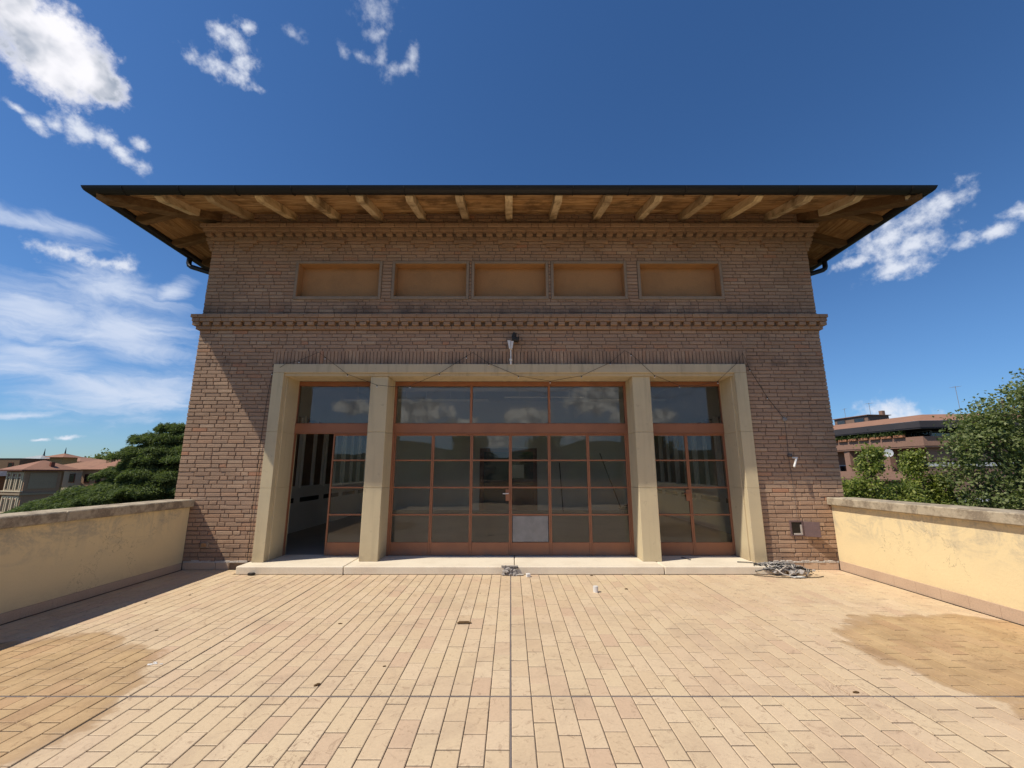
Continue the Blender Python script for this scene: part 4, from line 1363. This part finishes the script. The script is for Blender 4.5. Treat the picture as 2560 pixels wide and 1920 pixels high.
def broadleaf(name, label, base_, blobs, leaf, n_per, mat, group=None, size=.15, spread=.5):
    root = thing(name, label, 'tree', base_, group)
    tr = MB()
    B = Vector(base_)
    P = []
    rl = random.Random(int(base_[0] * 10))
    top = max(b_[2] for b_ in blobs)
    cx = sum(b_[0] for b_ in blobs) / len(blobs); cy = sum(b_[1] for b_ in blobs) / len(blobs)
    knee = Vector((cx, cy, min(b_[2] for b_ in blobs) - 1.0)) - B
    limb([(0, 0, 0), knee * .5 + Vector((.1, .1, 0)), knee, Vector((cx, cy, top)) - B], .32, .04, tr, 9)
    for (x, y, z, r_) in blobs:
        c = Vector((x, y, z)) - B
        k2 = Vector((cx, cy, max(knee.z + B.z, z - 1.8 * r_))) - B
        mid = k2.lerp(c, .5) + Vector((rl.uniform(-.2, .2), rl.uniform(-.2, .2), .15))
        limb([k2, mid, c], .09, .02, tr, 5)
        nt = int(9 + 14 * r_ * r_)
        for i in range(nt):
            d = Vector((rl.gauss(0, 1), rl.gauss(0, 1), rl.gauss(0, 1))).normalized() * r_ * rl.uniform(.35, 1.05)
            d.z *= 1.1
            tip = c + d
            limb([c + d * .15, c + d * .6 + Vector((0, 0, .05)), tip], .02, .006, tr, 4)
            m = int(n_per * rl.uniform(.6, 1.4))
            q = rng.normal(0, 1, (m, 3)) * np.array([.26, .26, .24]) * spread * 1.6
            P.append(q + np.array(tip))
    tr.build('trunk', 'bark', root)
    P = np.concatenate(P)
    quads('crown', rand_quads(P, size, size * .72, .35), mat, root)
    return root


broadleaf('poplar_tree', 'tall loose grey green tree rising beside the sunlit parapet', (25.5, 20.4, -12.5),
          [(24.6, 20.2, 5.0, 1.0), (23.0, 20.0, 4.4, .85), (21.7, 20.0, 3.7, .75), (21.0, 19.8, 2.8, .7), (22.2, 20.2, 2.9, 1.3), (24.2, 20.0, 3.1, 1.6), (26.4, 20.6, 4.5, 1.7), (25.6, 20.6, 1.2, 2.0), (23.2, 19.6, .9, 1.5), (21.4, 19.8, .6, 1.2), (20.6, 20.0, 1.5, .7), (22.4, 19.8, -1.2, 1.8), (24.6, 19.6, -1.3, 1.9), (27.6, 20.4, 3.4, 2.0), (27.2, 20.4, -1.0, 2.0), (20.3, 19.6, -1.0, 1.0)],
          'poplar', 56, 'poplar_leaves', None, .15, .54)
broadleaf('lime_tree', 'bright yellow green tree with a pointed tip nearest the brick corner', (17.2, 20.6, -12.5),
          [(17.3, 20.6, 2.25, .34), (17.2, 20.6, 1.5, .5), (16.9, 20.6, .75, .6), (16.2, 20.8, .55, .5), (16.3, 20.5, -.5, .95), (17.4, 20.3, -.5, .85), (15.5, 20.6, -.7, .9), (16.8, 20.3, -1.2, 1.3), (17.9, 20.2, -.1, .9), (18.6, 20.6, .3, .6)],
          'lime', 90, 'lime_leaves', 'bright green trees beyond the sunlit parapet', .13, .46)
broadleaf('lime_tree', 'yellow green tree with a narrow tip before the brown apartment wall', (19.2, 21.4, -12.5),
          [(20.0, 21.4, 2.2, .32), (19.9, 21.4, 1.5, .48), (19.4, 21.2, .7, .6), (20.3, 21.2, .2, .6), (19.2, 21.0, -.5, .95), (20.6, 21.0, -.6, 1.0), (18.4, 21.0, -.8, 1.0), (21.3, 21.0, .1, 1.0), (20.6, 21.2, .9, .6)],
          'lime', 90, 'lime_leaves', 'bright green trees beyond the sunlit parapet', .13, .46)
# trees behind the terrace, seen only mirrored in the glass
for i, (x, y, zt_, r_) in enumerate(((-5.2, -38, 6.4, 2.2), (3.3, -30, 5.0, 1.9), (-10.5, -45, 3.2, 1.8), (16, -34, 6.2, 2.6), (11.5, -50, 3.4, 2.4))):
    broadleaf('oak_tree', ('round topped dark tree mirrored left of the middle doors', 'low bushy tree mirrored in the middle doors', 'small pointed tree mirrored in the left middle panes', 'branchy tree mirrored in the right hand doors', 'distant tree mirrored beside the right pier')[i], (x, y, -12.5),
              [(x, y, zt_ - r_, r_), (x - r_ * .5, y, zt_ - 2.1 * r_, r_), (x + r_ * .6, y, zt_ - 2.2 * r_, r_), (x, y, zt_ - 3.2 * r_, r_ * 1.2)], 'oak', 45, 'poplar_leaves', 'trees behind the terrace', .34, .8)


# ------------------------------------------------------------------ far buildings
def axes(p0, u, w):
    """matrix with local x along u on plan, local y along w, z up"""
    return Matrix(((u[0], w[0], 0, p0[0]), (u[1], w[1], 0, p0[1]), (0, 0, 1, 0), (0, 0, 0, 1)))


# villa with arched loggia windows
vl = thing('villa', 'rose villa with cream triple windows and a red hip roof beside the cedar', 'building', (-78.3, 70, -12.5))
vl.location = (0, 0, 0)
u = Vector((-.94, .33, 0)).normalized(); w = Vector((.33, .94, 0)).normalized()
Mv = axes((-78.3, 70), u, w)        # x: along the sunlit front, y: along the shaded flank
LF, LS = 5.6, 4.4
MB().box(0, LF, 0, LS + .02, -12.5, 1.55, Mv).build('wall', 'villa_rose', vl)
MB().box(3.2, LF, LS + .03, 6.2, -12.5, 1.4, Mv).build('wall', 'villa_grey', vl)
for (z0, z1, zz) in ((-1.55, 1.2, 'a'), (-5.0, -2.55, 'b')):
    MB().box(.35, LF - .35, -.12, .02, z0 - .12, z1, Mv).build('window_surround', 'villa_stone', vl)
    for i in range(3):
        xa = .95 + i * 1.55
        h1 = z0 + (1.9 if zz == 'a' else 2.0)
        wn = MB().box(xa, xa + .55, -.20, -.115, z0 + .1, h1, Mv)
        wn = wn.build('window', 'inside_brown', vl)
        MB().box(xa + .08, xa + .47, -.215, -.201, z0 + .15, h1 - .1, Mv).build('pane', 'far_glass', wn)
        for xp in (xa - .28, xa + .65): MB().box(xp, xp + .18, -.22, -.115, z0, z1 - .15, Mv).build('pilaster', 'villa_stone', vl)
        if zz == 'a': MB().box(xa, xa + .55, -.17, -.115, h1 + .2, h1 + .62, Mv).build('window', 'inside_brown', vl)
    MB().box(-.12, LF + .1, -.3, .02, z0 - .32, z0 - .14, Mv).build('sill_band', 'villa_stone', vl)
MB().box(-.25, LF + .2, -.35, LS + .2, -2.35, -2.05, Mv).build('string_course', 'villa_grey', vl)
MB().box(-.10, .0, .5, LS - .5, -1.4, 1.1, Mv).build('blind_panel', 'villa_grey', vl)
ro = MB()
ro._add([Mv @ Vector(v) for v in ((-.8, -.9, 1.66), (LF + .8, -.9, 1.66), (LF + .8, 6.6, 1.66), (-.8, 6.6, 1.66), (2.6, 2.8, 3.2), (3.0, 3.4, 3.2))], [(0, 1, 4), (1, 2, 5, 4), (2, 3, 5), (3, 0, 4, 5)])
ro = ro.build('roof', 'roof_tile_red', vl)
MB().box(-.75, LF + .75, -.85, 6.5, 1.45, 1.64, Mv).build('eaves_board', 'inside_brown', ro)
MB().box(.2, .7, 2.9, 3.4, 1.9, 2.9, Mv).build('chimney', 'inside_brown', ro)


def hip_house(name, label, x0, x1, y0, y1, zw, zr, wall_m, roof_m, ov=.8, chim=(), group=None, win=0):
    h = thing(name, label, 'building', (0, 0, 0), group)
    MB().box(x0, x1, y0, y1, -12.5, zw).build('wall', wall_m, h)
    r_ = MB()
    cy = (y0 + y1) / 2; q = min((x1 - x0), (y1 - y0)) / 2
    xa, xb = x0 + q, x1 - q
    if xb - xa < .1: xa = xb = (x0 + x1) / 2; xb += .05
    r_._add([(x0 - ov, y0 - ov, zw), (x1 + ov, y0 - ov, zw), (x1 + ov, y1 + ov, zw), (x0 - ov, y1 + ov, zw), (xa, cy, zr), (xb, cy, zr)], [(0, 1, 5, 4), (1, 2, 5), (2, 3, 4, 5), (3, 0, 4), (0, 3, 2, 1)])
    r_ = r_.build('roof', roof_m, h)
    for (cx, cyy, cz0, cz1, s_) in chim: MB().box(cx - s_, cx + s_, cyy - s_, cyy + s_, cz0, cz1).build('chimney', 'villa_rose', r_)
    for k in range(win):
        xx = x0 + (k + .5) * (x1 - x0) / win
        for z in (zw - 2.4, zw - 5.6):
            wn = MB().box(xx - .5, xx + .5, y0 - .08, y0 + .02, z, z + 1.6).build('window', 'inside_brown', h)
            MB().box(xx - .4, xx + .4, y0 - .095, y0 - .081, z + .1, z + 1.5).build('pane', 'far_glass', wn)
    return h


hip_house('red_roof_house', 'long house with a faded red roof and chimneys showing left of the cedar', -86.5, -66.0, 80, 90, 1.75, 3.6, 'villa_stone', 'roof_tile', .9, ((-75.2, 81, 2.0, 3.5, .45), (-73.2, 84, 2.5, 3.9, .4)), None, 9)
hip_house('red_roof_house', 'small red gabled roof standing forward just left of the cedar', -76.6, -70.5, 77.5, 83, 1.72, 3.15, 'villa_rose', 'roof_tile_red', .7, (), None, 3)
tw = hip_house('belvedere_tower', 'small ochre turret with a flat red pyramid roof above the villa', -94.3, -91.6, 88, 91, 4.15, 5.0, 'ochre_wall', 'roof_tile_red', .9)
MB().tube([(-92.9, 89.5, 4.9), (-92.9, 89.5, 6.2)], .14, 6, True, .03).build('finial', 'dark_metal', tw)
tw2 = hip_house('grey_dome_house', 'pale grey pyramid roof showing behind the red villa roofs', -122.0, -118.0, 108, 112, 4.3, 5.4, 'villa_rose', 'roof_slate', .9)
MB().tube([(-119.5, 110, 5.2), (-119.5, 110, 7.0)], .18, 6, True, .03).build('finial', 'dark_metal', tw2)
hip_house('low_brown_house', 'plain brown flat topped house at the left edge of the view', -118, -98, 86, 98, 3.9, 4.0, 'brown_wall', 'brown_wall', .1, (), None, 6)
hip_house('rear_red_house', 'low red roof between the brown house and the turret', -108, -95, 95, 104, 3.4, 4.6, 'villa_rose', 'roof_tile_red', .8)
hip_house('shadow_house', 'dark eaved house cut by the left edge of the photograph', -98, -87.5, 74, 84, .6, 1.4, 'brown_wall', 'apartment_fascia', .8)
for i, (x, y, r_) in enumerate(((-112, 120, 4.0), (-106, 121, 3.4), (-86, 108, 4.0), (-80, 107, 3.6), (-92, 118, 3.5))):
    broadleaf('oak_tree', ('dark rounded treetop between the brown house and the grey roof', 'dark treetop just left of the turret', 'dark treetop behind the long red roof, the farther left', 'dark treetop behind the long red roof beside the cedar', 'low treetop right of the turret')[i], (x, y, -12.5),
              [(x, y, 2.2, r_), (x + r_ * .7, y, 1.4, r_ * .8), (x - r_ * .7, y, 1.5, r_ * .8), (x, y, -2, r_)], 'oak', 16, 'poplar_leaves', 'treetops behind the villas', .8, 1.3)

# brown apartment block on the right
ap = thing('apartment_block', 'brown apartment block with planted balconies and a terracotta roof behind the trees', 'building', (0, 0, 0))
# plan of the visible front: left wing, corner, right wing
P0_, P1_, P2_ = Vector((37.6, 72, 0)), Vector((40.6, 42.0, 0)), Vector((66.0, 37.6, 0))


def band(z0, z1, out0, th, name, mat, parts=('l', 'r'), par=None, clip=1.0):
    """a horizontal band following the two wings, pushed outward by out0"""
    par = par or ap
    for wing in parts:
        a, c = (P0_, P1_) if wing == 'l' else (P1_, P2_)
        d = (c - a).normalized(); n = Vector((d.y, -d.x, 0))
        if wing == 'l': n = Vector((-abs(d.y), -abs(d.x) * 0, 0)).normalized() if False else Vector((d.y, -d.x, 0))
        if n.y > 0 and wing == 'r': n = -n
        if n.x > 0 and wing == 'l': n = -n
        # mitre at the corner
        d1 = (P1_ - P0_).normalized(); n1 = Vector((d1.y, -d1.x, 0)); n1 = n1 if n1.x < 0 else -n1
        d2 = (P2_ - P1_).normalized(); n2 = Vector((d2.y, -d2.x, 0)); n2 = n2 if n2.y < 0 else -n2
        bis = (n1 + n2).normalized(); k = 1 / bis.dot(n1)
        o1, o0 = out0, out0 - th
        if wing == 'l': ring = [a + n * o1, c + bis * k * o1, c + bis * k * o0, a + n * o0]
        else: ring = [a + bis * k * o1, c + n * o1, c + n * o0, a + bis * k * o0]
        m_ = MB()
        m_.prism([(v.x, v.y) for v in ring], 'z', z0, z1)
        m_.build(name, mat, par)


band(-12.5, 5.6, -2.4, .4, 'wall', 'apartment_brick')
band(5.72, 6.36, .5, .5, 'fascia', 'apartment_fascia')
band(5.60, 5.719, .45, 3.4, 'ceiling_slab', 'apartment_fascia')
band(3.95, 4.87, 0.0, .2, 'balcony_parapet', 'apartment_clad')
band(3.80, 3.949, -.05, 3.0, 'balcony_slab', 'apartment_clad')
band(.60, 1.45, 0.0, .2, 'balcony_parapet', 'apartment_clad', ('l',))
band(.45, .599, -.05, 3.0, 'balcony_slab', 'apartment_clad', ('l',))
band(-12.5, 2.25, -.02, .5, 'lower_wall', 'apartment_brick', ('r',))
band(1.95, 2.30, .06, .3, 'white_awning', 'apartment_white', ('r',))
band(-1.35, -1.0, .06, .3, 'white_awning', 'apartment_white', ('r',))
band(2.45, 3.79, -.6, .4, 'wall', 'apartment_brick', ('r',))
rf = MB()
d1 = (P1_ - P0_).normalized(); n1 = Vector((d1.y, -d1.x, 0)); n1 = n1 if n1.x < 0 else -n1
d2 = (P2_ - P1_).normalized(); n2 = Vector((d2.y, -d2.x, 0)); n2 = n2 if n2.y < 0 else -n2
bis = (n1 + n2).normalized(); kk = 1 / bis.dot(n1)
a0, a1, a2 = P0_ + n1 * .5, P1_ + bis * kk * .5, P2_ + n2 * .5
b0, b1, b2 = P0_ - n1 * 4, P1_ - bis * kk * 4, P2_ - n2 * 4
zt0, zt1 = 6.365, 7.45
rf._add([(*a0.xy, zt0), (*a1.xy, zt0), (*a2.xy, zt0), (*b0.xy, zt1), (*b1.xy, zt1), (*b2.xy, zt1)], [(0, 1, 4, 3), (1, 2, 5, 4)])
rf.build('roof', 'roof_tile', ap)
# columns between loggias, glazing, awning and dish
def along(s_, out_, wing='l'):
    a, c, n = (P1_, P0_, n1) if wing == 'l' else (P1_, P2_, n2)
    return a + (c - a).normalized() * s_ + n * out_
for s_ in (4.2, 9.0, 14.5, 20.0):
    q = along(s_, -.5)
    MB().box(q.x - .3, q.x + .3, q.y - .4, q.y + .4, .6, 3.80).build('column', 'apartment_clad', ap)
for s_ in (2, 6.5, 11.5, 17):
    q = along(s_, -2.3)
    for z in (.65, 4.0):
        wn = MB().box(q.x - .06, q.x + .02, q.y - 1.1, q.y + 1.1, z, z + 1.55).build('window', 'apartment_white', ap)
        MB().box(q.x - .085, q.x - .061, q.y - 1.0, q.y + 1.0, z + .08, z + 1.45).build('pane', 'far_glass', wn)
for s_ in (3, 8, 13):
    q = along(s_, -2.3, 'r')
    wn = MB().box(q.x - 1.2, q.x + 1.2, q.y - .06, q.y + .02, 4.0, 5.5).build('window', 'apartment_white', ap)
    MB().box(q.x - 1.1, q.x + 1.1, q.y - .085, q.y - .061, 4.1, 5.4).build('pane', 'far_glass', wn)
ds = along(3.4, .25)
dish = MB()
nd_ = 10
dish._add([(0, 0, 0)] + [(-.08, .42 * math.cos(6.283 * k / nd_), .42 * math.sin(6.283 * k / nd_)) for k in range(nd_)], [(0, 1 + k, 1 + (k + 1) % nd_) for k in range(nd_)])
sd = thing('satellite_dish', 'white satellite dish on the apartment balcony above the bright green trees', 'satellite dish', (ds.x - .25, ds.y - .2, 3.35), None, (0, 0, R(35)))
dish.build('reflector', 'apartment_white', sd)
MB().tube([(0, 0, 0), (.25, 0, -.1), (.28, 0, -.5)], .03, 6).build('mount', 'dark_metal', sd)
MB().tube([(0, 0, -.3), (-.35, 0, -.05)], .02, 5).build('feed_arm', 'dark_metal', sd)
ln = along(14.0, .08)
MB().box(-.06, .0, -1.2, 1.2, .75, 1.8, Matrix.Translation((ln.x, ln.y, .0))).build('white_screen', 'apartment_white', ap)
# penthouse block, chimney
ph = Matrix.Translation((46.5, 55, 0)) @ Matrix.Rotation(R(5), 4, 'Z')
MB().box(0, 3.0, 0, 5.2, 6, 8.6, ph).build('penthouse', 'apartment_brick', ap)
for ya, yb in ((.5, 2.0), (3.4, 4.7)):
    wn = MB().box(-.06, .02, ya, yb, 7.75, 8.35, ph).build('window', 'apartment_fascia', ap)
    MB().box(-.075, -.061, ya + .1, yb - .1, 7.83, 8.27, ph).build('pane', 'far_glass', wn)
MB().box(2.6, 3.0, .4, .9, 8.74, 9.3, ph).build('chimney', 'apartment_brick', ap)
MB().box(-.2, 3.2, -.2, 5.4, 8.6, 8.68, ph).build('penthouse_cap', 'apartment_clad', ap)
ORD = ['first', 'second', 'third', 'fourth', 'fifth', 'sixth', 'seventh', 'eighth', 'ninth', 'tenth', 'eleventh']
# planters with shrubs along the upper balcony
for i, s_ in enumerate([2.2 + 1.35 * k for k in range(11)]):
    q = along(s_, .12)
    pl = thing('planter', 'terracotta trough of green shrubs on the top apartment balcony, ' + ORD[i] + ' from the corner', 'planter', (q.x, q.y, 4.872), 'planters along the apartment balcony', (0, 0, math.atan2(d1.y, d1.x)))
    MB().cbox(-.55, .55, -.13, .13, 0, .26, .02).build('trough', 'terracotta', pl)
    hh = random.uniform(.4, .75)
    P = np.stack([rng.uniform(-.6, .6, 420), rng.normal(0, .16, 420), .25 + np.abs(rng.normal(0, hh * .55, 420))], 1)
    quads('shrub', rand_quads(P, .16, .11, .3), 'planter_leaves', pl)
pl = thing('planter', 'terracotta trough with one shrub on the apartment balcony just past the corner', 'planter', (*along(3.2, .12, 'r').xy, 4.872), 'planters along the apartment balcony', (0, 0, math.atan2(d2.y, d2.x)))
MB().cbox(-.55, .55, -.13, .13, 0, .26, .02).build('trough', 'terracotta', pl)
P = np.stack([rng.uniform(-.6, .6, 420), rng.normal(0, .16, 420), .25 + np.abs(rng.normal(0, .4, 420))], 1)
quads('shrub', rand_quads(P, .16, .11, .3), 'planter_leaves', pl)
for i, (x, y, z0, z1, lab) in enumerate(((47.8, 56, 8.73, 10.4, 'thin television aerial on the flat penthouse roof beside the white cloud'), (46.4, 58.5, 8.73, 10.0, 'short aerial mast on the penthouse end nearest the brick pavilion'), (48.6, 45.5, 7.2, 10.6, 'tall comb aerial above the terracotta roof near the grey green tree'))):
    an = thing('antenna', lab, 'antenna', (x, y, z0), 'television aerials')
    MB().tube([(0, 0, 0), (0, 0, z1 - z0)], .022, 5).build('mast', 'cable_grey', an)
    m_ = MB()
    L = .9 if i != 1 else .4
    m_.tube([(-L / 2, 0, z1 - z0 - .15), (L / 2, 0, z1 - z0 - .05)], .014, 4)
    for k in range(6): m_.tube([(-L / 2 + k * L / 5, -.25, z1 - z0 - .15 + .02 * k), (-L / 2 + k * L / 5, .25, z1 - z0 - .15 + .02 * k)], .01, 4)
    m_.build('elements', 'cable_grey', an)
